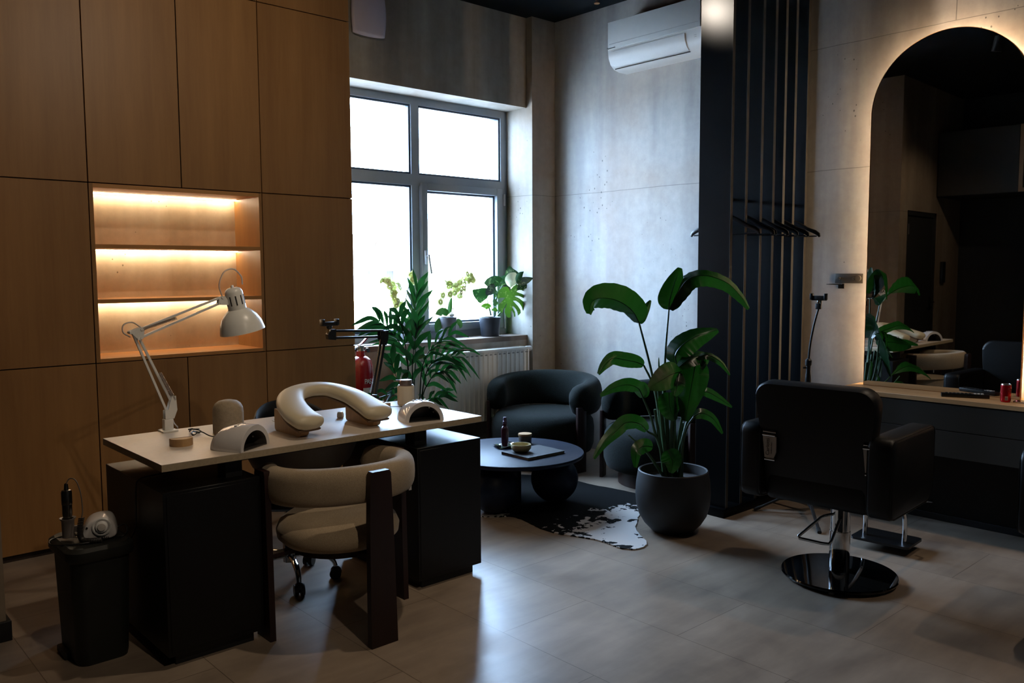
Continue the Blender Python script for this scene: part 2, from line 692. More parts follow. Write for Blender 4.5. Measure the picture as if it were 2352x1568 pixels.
wl.box(-1.4, -.45, 3.955, 4.1, 0, ZC).box(-.45, .5, 3.955, 4.1, 2.2, ZC).box(.5, .725, 3.955, 4.1, 0, ZC)
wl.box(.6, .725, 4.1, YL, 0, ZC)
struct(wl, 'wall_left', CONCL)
struct(MB().box(-1.4, -1.25, -3.2, 3.955, 0, ZC), 'wall_alcove', mat('alcove_black', '#191918', .7, var=(3, .15)))
struct(MB().box(-1.4, XW, -3.3, -3.2, 0, ZC), 'wall_front', CONCL)
bb = MB()
bb.box(.5, .742, 3.938, 3.955, 0, .085, .003).box(.725, .742, 3.955, 5.0, 0, .085, .003).box(-1.25, -.45, 3.938, 3.955, 0, .085, .003)
struct(bb, 'baseboard_left', BLACKM)
struct(MB().box(5.317, XW, -3.2, 2.9, 0, .042, .003), 'baseboard_right', BLACKM)
# door seen in the mirror
d1 = struct(MB().box(-.45, .5, 3.985, 4.03, 0, 2.2), 'door_1', mat('grey_door', '#2c2b29', .5, var=(5, .05)))
sub(MB().box(-.45, -.4, 3.965, 4.05, 0, 2.2).box(.45, .5, 3.965, 4.05, 0, 2.2).box(-.45, .5, 3.965, 4.05, 2.15, 2.2), 'frame', mat('grey_door_frame', '#252423', .5, var=(5, .05)), d1)
sub(MB().tube([(-.36, 3.985, 1.13), (-.36, 3.93, 1.13), (-.24, 3.93, 1.13)], .009).box(-.385, -.335, 3.978, 3.986, 1.03, 1.2, .003), 'handle', BLACKP, d1)
sub(MB().cyl((.43, 3.965, 1.93), (.43, 3.965, 2.05), .008).cyl((.43, 3.965, .3), (.43, 3.965, .42), .008), 'hinge', STEEL, d1)

# ------------------------------------------------------------------ window
win = thing('window_1', 'anthracite four-pane window with an opening sash over the concrete sill', 'window', (4.06, 5.67, .97))
win['kind'] = 'structure'
fr = MB()
YF0, YF1 = 5.638, 5.72
fr.box(3.07, 3.13, YF0, YF1, .97, 2.922).box(4.985, 5.055, YF0, YF1, .97, 2.922)
fr.box(3.13, 4.985, YF0, YF1, 2.862, 2.922).box(3.13, 4.985, YF0, YF1, .97, 1.045)
fr.box(4.026, 4.10, YF0, YF1, 1.045, 2.862)
fr.box(3.13, 4.026, YF0, YF1, 2.222, 2.31).box(4.10, 4.985, YF0, YF1, 2.222, 2.31)
sub(fr, 'frame', GREYFR, win)
sa = MB()
YS0 = 5.612
sa.box(4.108, 4.165, YS0, 5.69, 1.03, 2.245, .004).box(4.918, 4.985, YS0, 5.69, 1.03, 2.245, .004)
sa.box(4.165, 4.918, YS0, 5.69, 2.185, 2.245, .004).box(4.165, 4.918, YS0, 5.69, 1.03, 1.095, .004)
sash = sub(sa, 'sash', GREYFR, win)
hd = MB().box(4.124, 4.15, 5.60, YS0, 1.585, 1.70, .004).cyl((4.137, YS0, 1.655), (4.137, 5.565, 1.655), .009)
hd.sweep([(4.137, 5.567, 1.665), (4.139, 5.563, 1.62), (4.148, 5.560, 1.56), (4.155, 5.558, 1.51)], .010, .008, up=(0, 1, 0))
sub(hd, 'handle', mat('silver_handle', '#b9bcc0', .3, .6, var=(20, .03)), sash)
sub(MB().cyl((4.995, 5.605, 2.10), (4.995, 5.605, 2.20), .011).cyl((4.995, 5.605, 1.02), (4.995, 5.605, 1.20), .011), 'hinge', mat('silver_hinge', '#9fa1a5', .35, .7, var=(20, .03)), sash)
for (a, b, c, d, par) in ((3.13, 4.026, 2.31, 2.862, win), (4.10, 4.985, 2.31, 2.862, win), (3.13, 4.026, 1.045, 2.222, win), (4.165, 4.918, 1.095, 2.185, sash)):
    bd = MB()
    for (x0, x1, z0, z1) in ((a, a+.016, c, d), (b-.016, b, c, d), (a+.016, b-.016, c, c+.016), (a+.016, b-.016, d-.016, d)):
        bd.box(x0, x1, 5.652, 5.70, z0, z1)
    sub(bd, 'glazing_bead', mat('glazing_bead', '#2c3b4c', .4, var=(9, .05)), par)
    sub(MB().box(a+.01, b-.01, 5.672, 5.678, c+.01, d-.01), 'pane', GLASS, par)

# ------------------------------------------------------------------ oak wall units
YC = 5.011
CARC = mat('carcass_board', '#2a1d14', .7, var=(9, .1))


def doors(par, rects, g=.0028):
    for (x0, x1, z0, z1) in rects:
        sub(MB().box(x0+g, x1-g, YC, YC+.019, z0+g, z1-g, .001, 1), 'door', OAK, par)


ZR = (.035, 1.027, 2.023, 3.187, ZC-.004)
u = thing('cupboard', 'tall oak cupboard column beside the concrete pillar, reaching the ceiling', 'cupboard', (1.08, YC, 0))
sub(MB().box(.745, 1.42, YC+.02, YL-.002, 0, ZC-.004), 'carcass', CARC, u)
doors(u, [(.745, 1.42, ZR[i], ZR[i+1]) for i in range(4)])
u = thing('cupboard', 'tall oak cupboard column beside the window', 'cupboard', (2.76, YC, 0))
sub(MB().box(2.432, 3.066, YC+.02, YL-.002, 0, ZC-.004).box(3.066, 3.086, YC+.0195, YL, 0, ZC-.004), 'carcass', OAK, u)
doors(u, [(2.432, 3.087, ZR[i], ZR[i+1]) for i in range(4)])
u = thing('cabinet', 'double oak cabinet above the lit niche', 'cabinet', (1.93, YC, 2.023))
sub(MB().box(1.421, 2.431, YC+.02, YL-.002, 2.024, ZC-.004), 'carcass', CARC, u)
doors(u, [(1.42, 1.931, ZR[2], ZR[3]), (1.931, 2.432, ZR[2], ZR[3]), (1.42, 2.432, ZR[3], ZR[4])])
u = thing('cabinet', 'low double oak cabinet below the lit niche, behind the white lamp', 'cabinet', (1.93, YC, 0))
sub(MB().box(1.421, 2.431, YC+.02, YL-.002, 0, 1.026), 'carcass', CARC, u)
doors(u, [(1.42, 1.93, ZR[0], ZR[1]), (1.93, 2.432, ZR[0], ZR[1])])
u = thing('shelf_unit', 'open oak shelf niche with light strips and concrete back', 'shelves', (1.93, YC, 1.027))
nf = MB()
X0, X1, Z0, Z1 = 1.4228, 2.4292, 1.0298, 2.0202
sub(nf.box(X0, X0+.021, YC, YL, Z0, Z1), 'side_panel', OAK, u)
sub(MB().box(X1-.019, X1, YC, YL, Z0, Z1), 'side_panel', OAK, u)
sub(MB().box(X0+.021, X1-.019, YC, YL, Z0, 1.05), 'bottom_board', OAKX, u)
sub(MB().box(X0+.021, X1-.019, YC, YL, 1.997, Z1), 'top_board', OAKX, u)
for z in (1.359, 1.665):
    sub(MB().box(X0+.021, X1-.019, YC, YL, z, z+.022), 'shelf', OAKX, u)
for z in (1.997, 1.665, 1.359):
    sub(MB().box(X0+.023, X1-.021, YL-.05, YL-.036, z-.006, z-.0005), 'light_strip', LED, u)
sub(MB().box(X0+.021, X1-.019, YL-.012, YL-.001, 1.05, 1.997), 'back_sheet', mat_concrete('niche_concrete', '#d2c6ae', '#ab9a80', '#bfad90', None, seed=5.5), u)

# ------------------------------------------------------------------ ventilation cover on the lintel wall
v = thing('vent_cover', 'pale lilac grey square cover high beside the oak cupboard', 'cover', (3.45, YL, 3.24))
sub(MB().box(3.335, 3.57, YL-.03, YL, 3.245, 3.52, .004), 'base', WHITE, v)
rows = []
for i in range(13):
    zz = 3.235+.30*i/12
    rr = []
    for j in range(13):
        xx = 3.322+.262*j/12
        a, b = (j/6-1), (i/6-1)
        rr.append((xx+.012*a*(1-b*b), YL-.033-.022*(1-a*a*.8)*(1-b*b*.8)-.004, zz+.012*b*(1-a*a)))
    rows.append(rr)
o = MB().grid(rows).build('cover_plate', mat('lilac_grey_plastic', '#bdb4c2', .45, var=(9, .03)), v)
so = o.modifiers.new('solid', 'SOLIDIFY')
so.thickness = .02
so.offset = 0

# ------------------------------------------------------------------ air conditioner
ac = thing('air_conditioner', 'white wall-mounted air conditioner high on the concrete wall', 'air conditioner', (XW, 4.06, 3.09))
prof = [(5.33, 3.40), (5.33, 3.095), (5.215, 3.088), (5.155, 3.105), (5.12, 3.14), (5.102, 3.205), (5.10, 3.235), (5.10, 3.45), (5.33, 3.455)]
prof = [(5.329, 3.455), (5.329, 3.092), (5.235, 3.092), (5.175, 3.105), (5.135, 3.135), (5.112, 3.18), (5.104, 3.235), (5.104, 3.452)]
bd = MB()
bd.prism([(x, z) for x, z in prof], 3.63, 4.50, 'y')
sub(bd, 'body', WHITE, ac)
sub(MB().box(5.096, 5.104, 3.634, 4.496, 3.243, 3.45, .003), 'front_panel', mat('white_panel', '#c9cac8', .35, var=(20, .02)), ac)
sub(MB().box(5.0952, 5.0962, 3.65, 4.48, 3.2785, 3.2835), 'panel_groove', mat('panel_groove', '#a9aaaa', .5, var=(20, .05)), ac)
pr2 = [(5.1035, 3.226), (5.1075, 3.186), (5.1305, 3.141), (5.162, 3.114)]
lv = MB()
poly = [(x-.005, z-.002) for x, z in pr2]+[(x+.004, z+.002) for x, z in reversed(pr2)]
lv.ring([[(x, yy, z) for x, z in poly] for yy in (3.77, 4.47)])
sub(lv, 'louvre', WHITE, ac, smooth=40)
sub(MB().box(5.160, 5.168, 3.765, 4.475, 3.1005, 3.1055), 'outlet_gap', BLACKM, ac)
text('Panasonic', .022, mat('grey_print', '#44484a', .5, var=(30, .02)), ac, (-.2348, .4, .162), (PI/2, 0, -PI/2), 'logo')
sub(MB().box(5.1085, 5.1135, 3.672, 3.692, 3.196, 3.1975).box(5.1105, 5.1155, 3.672, 3.692, 3.184, 3.1855), 'indicator', mat('grey_print', '#44484a', .5), ac)

# ------------------------------------------------------------------ sprinkler head
s = thing('sprinkler', 'small bronze ceiling sprinkler above the air conditioner', 'sprinkler', (4.78, 4.3, 3.55))
sx, sy = 4.83, 4.37
s.location = (sx, sy, 3.51)
BRZ = mat('bronze', '#4a3226', .35, .8, var=(30, .1))
sub(MB().cyl((sx, sy, ZC), (sx, sy, 3.60), .012).cyl((sx, sy, 3.60), (sx, sy, 3.575), .017, .014), 'pipe', BRZ, s)
sub(MB().tube([(sx-.012, sy, 3.578), (sx-.015, sy, 3.55), (sx-.01, sy, 3.525), (sx, sy, 3.517)], .003).tube([(sx+.012, sy, 3.578), (sx+.015, sy, 3.55), (sx+.01, sy, 3.525), (sx, sy, 3.517)], .003).cyl((sx, sy, 3.575), (sx, sy, 3.52), .004), 'yoke', BRZ, s)
sub(MB().cyl((sx, sy, 3.512), (sx, sy, 3.516), .021, n=16), 'deflector', COPPER, s)

# ------------------------------------------------------------------ radiator
ra = thing('radiator', 'white ribbed panel radiator under the window sill', 'radiator', (4.3, 5.27, .18))
RY0, RY1 = 5.235, 5.335
RX0, RX1, RZ0, RZ1 = 3.62, 4.92, .30, .885
rows = []
nx = 26
W = RX1-RX0
front = MB()
pts = []
x = RX0+.02
k = 0
while x < RX1-.03:
    pts += [(x, 0), (x+.012, .006), (x+.034, .006), (x+.046, 0)]
    x += .05
pts = [(RX0, 0)]+pts+[(RX1, 0)]
rows = [[(px, RY0+(.0 if (j in (0, 3)) else d)*1., zz) for px, d in pts] for j, zz in enumerate((RZ0, RZ0+.03, RZ1-.05, RZ1-.02))]
front.grid(rows)
mr_ = WHITEP.copy()
mr_.name = 'white_enamel_slotted'
t = NT(mr_)
sp_ = t.new('ShaderNodeSeparateXYZ')
tc_ = t.new('ShaderNodeTexCoord')
t.link(tc_.outputs['Object'], sp_.inputs[0])
slot = t.math('MULTIPLY', t.math('LESS_THAN', t.math('FRACT', t.math('DIVIDE', t.math('ADD', sp_.outputs['X'], 10.), .05)), .52), t.math('LESS_THAN', t.math('ABSOLUTE', t.math('SUBTRACT', sp_.outputs['Z'], RZ1-.043-.18)), .0045))
slot2 = t.math('MULTIPLY', t.math('LESS_THAN', t.math('FRACT', t.math('DIVIDE', t.math('ADD', sp_.outputs['X'], 10.), .05)), .52), t.math('LESS_THAN', t.math('ABSOLUTE', t.math('SUBTRACT', sp_.outputs['Z'], RZ0+.035-.18)), .004))
bs_ = t.n['Principled BSDF']
src = bs_.inputs['Base Color'].links[0].from_socket
t.link(t.mix(t.math('MULTIPLY', slot, .8), t.mix(t.math('MULTIPLY', slot2, .5), src, (1, 1, 1)), (.12, .12, .115)), bs_.inputs['Base Color'])
o = front.build('front_panel', mr_, ra, smooth=0)
so = o.modifiers.new('solid', 'SOLIDIFY')
so.thickness = .006
so.offset = -1
sub(MB().box(RX0, RX1, RY1-.01, RY1, RZ0, RZ1-.02).box(RX0-.004, RX0+.002, RY0, RY1, RZ0, RZ1).box(RX1-.002, RX1+.004, RY0, RY1, RZ0, RZ1), 'side_cover', WHITEP, ra)
gr = MB().box(RX0, RX1, RY0-.002, RY0+.006, RZ1-.022, RZ1, .002).box(RX0, RX1, RY1-.006, RY1, RZ1-.022, RZ1)
x = RX0+.01
while x < RX1-.02:
    gr.box(x, x+.018, RY0+.006, RY1-.006, RZ1-.008, RZ1-.003)
    x += .026
sub(gr, 'top_grille', WHITEP, ra)
sub(MB().cyl((RX1+.004, 5.285, .862), (RX1+.03, 5.285, .862), .012).lathe([(0, 0), (.02, 0), (.024, .008), (.024, .05), (.02, .062), (0, .064)], n=24, M=Matrix.Translation((RX1+.028, 5.285, .862)) @ Matrix.Rotation(PI/2, 4, 'Y')), 'valve', WHITE, ra)
sub(MB().tube([(RX1+.035, 5.30, .85), (RX1+.04, 5.33, .83), (RX1+.045, 5.345, .78), (RX1+.045, 5.345, .0)], .009), 'pipe', WHITEP, ra)
sub(MB().tube([(3.7, 5.30, .305), (3.7, 5.30, .0)], .009), 'pipe', WHITEP, ra)
for x in (3.8, 4.7):
    sub(MB().box(x, x+.03, RY1, YL-.001, .4, .8), 'bracket', WHITEP, ra)

# ------------------------------------------------------------------ desk
desk = thing('manicure_desk', 'long beige-topped manicure desk on two black pedestals', 'desk', (1.92, 3.58, 0))
DX0, DX1, DY0, DY1, DZ = 1.127, 2.71, 3.222, 3.93, .803
tp = sub(MB().box(DX0, DX1, DY0, DY1, DZ-.028, DZ-.002), 'tabletop_edge', DESKEDGE, desk)
sub(MB().box(DX0, DX1, DY0, DY1, DZ-.002, DZ), 'tabletop', DESKTOP, desk)
for (x0, x1) in ((1.127, 1.52), (2.312, 2.702)):
    p = MB().box(x0, x1, 3.222, 3.905, .045, .693, .0015, 1)
    pd = sub(p, 'pedestal', BLACK, desk)
    sub(MB().box(x0+.012, x1-.012, 3.2195, 3.2225, .062, .681, .001, 1), 'front_panel', BLACK, pd)
    sub(MB().box(x0+.035, x1-.035, 3.25, 3.88, 0, .045), 'plinth', BLACKM, pd)
for cx in (1.442, 2.385):
    sub(MB().box(cx-.035, cx+.035, 3.295, 3.375, .693, DZ-.028), 'column', BLACKM, desk)
sub(MB().box(1.477, 2.35, 3.31, 3.35, DZ-.052, DZ-.028), 'rail', BLACKM, desk)
vg = MB().lathe([(.105, 0), (.105, .003), (.096, .003), (.096, .0005)], (1.975, 3.79, DZ), 48, caps=False)
for i in range(-4, 5):
    w = math.sqrt(.096**2-(i*.02)**2)
    vg.box(1.975+i*.02-.004, 1.975+i*.02+.004, 3.79-w, 3.79+w, DZ+.0003, DZ+.0022)
sub(vg, 'vent_grille', DESKTOP, desk)
sub(MB().lathe([(0, .0003), (.097, .0003), (.097, .0009), (0, .0009)], (1.975, 3.79, DZ), 40), 'vent_opening', mat('vent_dark', '#5b4c40', .7, var=(9, .05)), desk)
dx = MB()
dx.lathe([(0, -.235), (.10, -.228), (.18, -.20), (.24, -.15), (.275, -.08), (.285, -.03), (.285, 0)], (1.935, 3.64, DZ-.03), 48, sy=.75)
du = sub(dx, 'dust_extractor', mat('dark_grey_plastic', '#7a736e', .5, var=(14, .04)), desk)

# ------------------------------------------------------------------ desk lamp
L = thing('desk_lamp', 'white articulated desk lamp clamped to the far edge of the desk', 'lamp', (1.40, 3.90, DZ))
YA = 3.90
cl = MB()
cl.box(1.365, 1.435, YA-.035, YA+.035, DZ, DZ+.008, .002).box(1.38, 1.42, YA-.018, YA+.018, DZ+.008, DZ+.058, .003)
cl.box(1.375, 1.425, DY1, DY1+.012, DZ-.07, DZ+.008, .002).box(1.375, 1.425, DY1-.05, DY1+.012, DZ-.078, DZ-.07, .002)
sub(cl, 'clamp', WHITEP, L)
sub(MB().prism([(1.385, .862), (1.425, .862), (1.44, .90), (1.436, .965), (1.418, .965), (1.40, .905), (1.385, .9)], YA-.016, YA-.012, 'y').prism([(1.385, .862), (1.425, .862), (1.44, .90), (1.436, .965), (1.418, .965), (1.40, .905), (1.385, .9)], YA+.012, YA+.016, 'y').cyl((1.4, YA, DZ+.05), (1.4, YA, .875), .012), 'pivot', WHITEP, L)


def bar(mb, a, b, w=.0055, Y=None):
    mb.sweep([a, b], w, w, up=(0, 1, 0), n=8, power=6)


la = MB()
bar(la, (1.397, YA, .895), (1.262, YA, 1.262))
bar(la, (1.424, YA, .925), (1.288, YA, 1.240))
sub(la, 'lower_arm', WHITEP, L)
el = MB()
E1, E2, E3, E4 = (1.25, YA, 1.265), (1.283, YA, 1.236), (1.298, YA, 1.278), (1.296, YA, 1.24)
pl = [(1.243, 1.272), (1.30, 1.288), (1.31, 1.28), (1.304, 1.238), (1.286, 1.228)]
el.prism(pl, YA-.014, YA-.011, 'y').prism(pl, YA+.011, YA+.014, 'y')
for e in (E1, E2, E3, E4):
    el.cyl((e[0], YA-.017, e[2]), (e[0], YA+.017, e[2]), .006)
sub(el, 'elbow', WHITEP, L)
ua = MB()
bar(ua, (1.298, YA, 1.279), (1.672, YA, 1.412))
bar(ua, (1.296, YA, 1.241), (1.664, YA, 1.383))
sub(ua, 'upper_arm', WHITEP, L)
for (a, b) in (((1.305, YA+.012, 1.278), (1.455, YA+.012, 1.322)), ((1.434, YA+.012, .945), (1.372, YA+.012, 1.075)), ((1.305, YA-.012, 1.278), (1.455, YA-.012, 1.322)), ((1.434, YA-.012, .945), (1.372, YA-.012, 1.075))):
    A, B = Vector(a), Vector(b)
    d = (B-A).normalized()
    n1 = d.orthogonal().normalized()
    n2 = d.cross(n1)
    N = 240
    pth = [A.lerp(B, i/N)+(n1*math.cos(i*2*PI/8)+n2*math.sin(i*2*PI/8))*.0055 for i in range(N+1)]
    sub(MB().tube(pth, .0011, 4), 'spring', STEEL, L)
hp = [(1.652, 1.376), (1.656, 1.405), (1.684, 1.418), (1.70, 1.395), (1.716, 1.385), (1.70, 1.374)]
hh = MB().prism(hp, YA-.013, YA-.010, 'y').prism(hp, YA+.010, YA+.013, 'y')
for e in ((1.672, 1.41), (1.664, 1.384), (1.705, 1.385)):
    hh.cyl((e[0], YA-.016, e[1]), (e[0], YA+.016, e[1]), .005)
hh.cyl((1.70, YA, 1.386), (1.75, YA, 1.380), .006)
sub(hh, 'head_joint', WHITEP, L)
HM = Matrix.Translation((1.752, YA, 1.345)) @ Matrix.Rotation(math.radians(-12), 4, 'Y')
sh = MB()
outer = [(.042, .10), (.042, .02), (.044, .008), (.062, -.006), (.083, -.03), (.099, -.062), (.106, -.098), (.107, -.103)]
inner = [(.104, -.103), (.098, -.07), (.08, -.032), (.06, -.012), (.04, 0)]
sh.lathe(outer[2:]+inner, n=56, M=HM, caps=False)
sub(sh, 'shade', WHITEP, L)
hc = MB().lathe([(.0, .112), (.024, .112), (.036, .105), (.0425, .09), (.043, .012), (.0445, .004), (.036, .004)], n=40, M=HM, caps=False)
hc.cyl((0, 0, .11), (0, 0, .125), .008, .006, M=HM)
hs = sub(hc, 'lamp_housing', WHITEP, L)
vs = MB()
for i in range(10):
    a = 2*PI*i/10
    vs.box(.0425, .0438, -.0028, .0028, .03, .075, M=HM @ Matrix.Rotation(a, 4, 'Z'))
sub(vs, 'vent_slots', mat('slot_dark', '#2b2724', .7, var=(9, .05)), hs)
sub(MB().sphere((0, 0, -.03), .028, M=HM), 'bulb', mat('frosted_bulb', '#dcdcd8', .4, var=(9, .02)), L)
PC = mat('pale_cable', '#c5bfb6', .5, var=(30, .04))
cb = MB().tube(bez([(1.678, YA, 1.41), (1.664, YA, 1.47), (1.69, YA, 1.53), (1.735, YA, 1.545), (1.773, YA, 1.51), (1.779, YA, 1.47)], 8), .0036)
sub(cb, 'cable', PC, L)
cb = MB().tube(bez([(1.30, YA, 1.285), (1.262, YA, 1.31), (1.225, YA, 1.30), (1.222, YA, 1.268), (1.25, YA, 1.245)], 8), .0032)
sub(cb, 'cable', PC, L)
cb = MB().tube(bez([(1.42, YA, .875), (1.43, YA+.01, .84), (1.445, YA+.02, .82), (1.46, YA+.045, .80), (1.46, YA+.06, .70)], 8), .003)
sub(cb, 'cable', PC, L)

# ------------------------------------------------------------------ things on the desk
ps = thing('phone_stand', 'half-round wooden phone stand on the near left of the desk', 'stand', (1.325, 3.54, DZ), math.radians(-8))
st = MB()
arc = [(-.047, -.012), (.047, -.012)]+[(.047*math.cos(a), -.012+.052*math.sin(a)) for a in [PI*i/16 for i in range(1, 16)]]
st.prism(arc, 0, .030, 'z').prism([(x*.98, y) for x, y in arc if True], .030, .031, 'z')
st = MB().prism([(x, -y) for x, y in arc], 0, .032, 'z')
sub(st, 'body', LWOOD, ps, world=False)
sub(MB().box(-.043, .043, .006, .0105, .0315, .0326), 'slot', mat('slot_brown', '#4a2f18', .8, var=(9, .1)), ps, world=False)

cn = tag(MB().lathe([(0, 0), (.064, 0), (.0665, .004), (.0675, .02), (.0675, .095), (.065, .118), (.056, .136), (.042, .147), (.02, .1525), (0, .153)], (1.585, 3.665, DZ), 56).build('canister', STONE, loc=(1.585, 3.665, DZ)), 'round-topped beige stone-textured canister behind the white nail lamp', 'canister')


def uv_lamp(loc, rz, label):
    o = thing('nail_lamp', label, 'lamp', loc, rz, 'white nail lamps on the desk')
    n = 28
    Rx, Rz, D = .102, .098, .12

    def arch(rx, rz, y, z0=0):
        return [(rx*math.cos(PI*i/n), y, z0+rz*math.sin(PI*i/n)) for i in range(n+1)]
    mb = MB()
    rings = [arch(Rx*.985, Rz*.985, -.060), arch(Rx, Rz, -.055), arch(Rx, Rz, -.0), arch(Rx*.985, Rz*.97, .03), arch(Rx*.9, Rz*.86, .075), arch(Rx*.74, Rz*.66, .105), arch(Rx*.5, Rz*.40, .118)]
    mb.grid(rings)
    mb.add(arch(Rx*.5, Rz*.40, .118), [tuple(range(n+1))])
    inn = [arch(Rx*.985, Rz*.985, -.060), arch(Rx*.8, Rz*.75, -.060), arch(Rx*.8, Rz*.75, .05)]
    mb.grid(inn)
    sub(mb, 'shell', WHITEG, o, world=False, smooth=50)
    mb = MB().grid([arch(Rx*.795, Rz*.745, -.0595), arch(Rx*.79, Rz*.73, .06)])
    mb.add(arch(Rx*.79, Rz*.73, .06), [tuple(range(n+1))])
    sub(mb, 'lining', mat('grey_lining', '#6f6a66', .25, .3, var=(12, .08)), o, world=False, smooth=50)
    sub(MB().box(-Rx*.79, Rx*.79, -.058, .06, .0, .004), 'base_plate', mat('dark_tray', '#3a3735', .25, .2, var=(12, .08)), o, world=False)
    mb = MB()
    for i in range(4):
        mb.cyl((-.03+.02*i, .012, Rz+.0008-.0012*abs(i-1.5)), (-.03+.02*i, .012, Rz-.006), .006, n=12)
    sub(mb, 'buttons', mat('button_grey', '#b9b3ae', .3, var=(20, .03)), o, world=False)
    for i in range(6):
        a = PI*(.15+.14*i)
        sub(MB().sphere((Rx*.775*math.cos(a), .0, Rz*.72*math.sin(a)), .0045, 8), 'diode', mat('diode', '#d8d4cf', .2, var=(20, .03)), o, world=False)
    return o


uv_lamp((1.497, 3.322, DZ+.0005), math.radians(30), 'white arched nail lamp near the front edge, in front of the stone canister')
uv_lamp((2.422, 3.348, DZ+.0005), math.radians(-14), 'white arched nail lamp at the window end of the desk, before the soap dispenser')

hr = thing('hand_rest', 'cream horseshoe hand rest on two wooden feet on the desk', 'hand rest', (1.97, 3.48, DZ))
pth = bez([(1.805, 3.275, .862), (1.792, 3.39, .895), (1.815, 3.51, .932), (1.88, 3.60, .956), (1.98, 3.63, .966), (2.075, 3.605, .958), (2.135, 3.51, .932), (2.158, 3.40, .895), (2.165, 3.285, .860)], 10)
N = len(pth)
hw, hv = [], []
for i in range(N):
    t = i/(N-1)
    e = min(t, 1-t)
    k = min(1, math.sqrt(max(0, 1-(1-min(1, e/.055))**2))+.03)
    mid = abs(t-.5)*2
    hw.append((.056+.024*mid**1.5)*k)
    hv.append(.034*k)
sub(MB().sweep(pth, hw, hv, n=24, power=2.4), 'cushion', CREAM, hr, smooth=70)
bp = []
sub(MB().sweep([Vector(p)-Vector((0, 0, .035)) for p in pth[3:-3]], [w*.80 for w in hw[3:-3]], .006, n=12, power=5), 'base_board', mat('dark_liner', '#6b5238', .7, var=(9, .1)), hr)
for (x, zt) in ((1.79, 1), (2.165, 1)):
    ft = MB()
    y0, y1 = 3.335, 3.585
    out = rrect(y0, y1, DZ, DZ+.05, [.018, .004, .004, .03], 5)
    # top slopes with the cushion
    pts = [(a, b if b < DZ+.03 else (b+(.0 if a < 3.45 else .0)+(a-y0)/(y1-y0)*.052)) for a, b in out]
    ft.prism(pts, x-.02, x+.02, 'x')
    sub(ft, 'foot', LWOOD, hr)

dp = thing('soap_dispenser', 'cream soap dispenser with a bronze pump at the window end of the desk', 'dispenser', (2.715, 3.82, DZ))
dp.location = (2.655, 3.80, DZ)
cx, cy = 2.655, 3.80
dp.location = (cx, cy, DZ)
TAUPE = mat('taupe_metal', '#8a766c', .3, .7, var=(20, .04))
sub(MB().lathe([(0, 0), (.044, 0), (.047, .003), (.047, .098), (.044, .103), (0, .103)], (cx, cy, DZ), 48), 'bottle', mat('cream_ceramic', '#cdbb9e', .5, var=(20, .03)), dp)
sub(MB().lathe([(0, .103), (.040, .103), (.041, .108), (.035, .109), (.035, .132), (.033, .135), (0, .135)], (cx, cy, DZ), 48), 'collar', TAUPE, dp)
dirn = Vector((-.74, .67, 0))
sub(MB().cyl(Vector((cx, cy, DZ+.130)), Vector((cx, cy, DZ+.130))+dirn*.055, .0045), 'spout', TAUPE, dp)

wbk = thing('phone_stand', 'small pale wooden block stand beside the black boom arm', 'stand', (2.515, 3.83, DZ), math.radians(-12))
sub(MB().box(-.045, .045, -.022, .022, 0, .018, .002).box(-.045, .02, .0, .022, .018, .024, .002), 'body', LWOOD, wbk, world=False)
tag(MB().tube(bez([(2.50, 3.80, DZ+.004), (2.56, 3.74, DZ+.004), (2.60, 3.73, DZ+.004), (2.64, 3.72, DZ+.004), (2.62, 3.62, DZ+.004), (2.52, 3.45, DZ+.004), (2.45, 3.44, DZ+.006)], 8), .002).build('cable', BLACKP, loc=(2.55, 3.7, DZ)), 'thin black cable running to the nail lamp at the window end', 'cable')
tag(MB().lathe([(0, 0), (.014, 0), (.017, .006), (.017, .022), (.012, .032), (0, .034)], (2.16, 3.66, DZ), 24).build('stopper', mat('cream_plastic', '#cbbba2', .4, var=(20, .03)), loc=(2.16, 3.66, DZ)), 'tiny cream cap behind the right wooden foot of the hand rest', 'cap')
tw = MB()
P = bez([(1.46, 3.80, DZ+.004), (1.455, 3.77, DZ+.02), (1.49, 3.76, DZ+.012), (1.475, 3.73, DZ+.006), (1.44, 3.71, DZ+.02), (1.42, 3.66, DZ+.012), (1.455, 3.66, DZ+.024), (1.48, 3.62, DZ+.008), (1.51, 3.55, DZ+.004)], 8)
tw.tube(P, .0026)
tw.tube([p+Vector((.006*math.sin(i), .004*math.cos(i*1.3), .003)) for i, p in enumerate(P[:40])], .0022)
tag(tw.build('cable', BLACKP, loc=(1.46, 3.7, DZ)), 'twisted black cable beside the stone canister', 'cable')

# ------------------------------------------------------------------ black boom phone holder
bo = thing('phone_boom', 'black spring boom arm with phone clamp fixed to the desk', 'phone holder', (2.56, 3.9, DZ))
YB = 3.96


def wp(x, y):
    return at(x, y, YB)


p0, p1 = wp(862, 905), wp(884, 775)
a = MB()
a.sweep([p0, p1], .008, .008, up=(0, 1, 0), power=5)
off = Vector((-.022, 0, .004))
a.sweep([p0+off, p1+off], .0065, .0065, up=(0, 1, 0), power=5)
sub(a, 'lower_arm', BLACKP, bo)
p2a, p3a = wp(880, 759), wp(768, 760)
p2b, p3b = wp(872, 773), wp(766, 776)
sub(MB().sweep([p2a, p3a], .0065, .0065, up=(0, 1, 0), power=5).sweep([p2b, p3b], .0065, .0065, up=(0, 1, 0), power=5), 'upper_arm', BLACKP, bo)
c = wp(881, 772)
pl = [(c.x-.03, c.z+.03), (c.x+.024, c.z+.034), (c.x+.022, c.z-.01), (c.x+.01, c.z-.05), (c.x-.014, c.z-.045), (c.x-.03, c.z-.01)]
eb = MB().prism(pl, YB-.016, YB-.011, 'y').prism(pl, YB+.011, YB+.016, 'y')
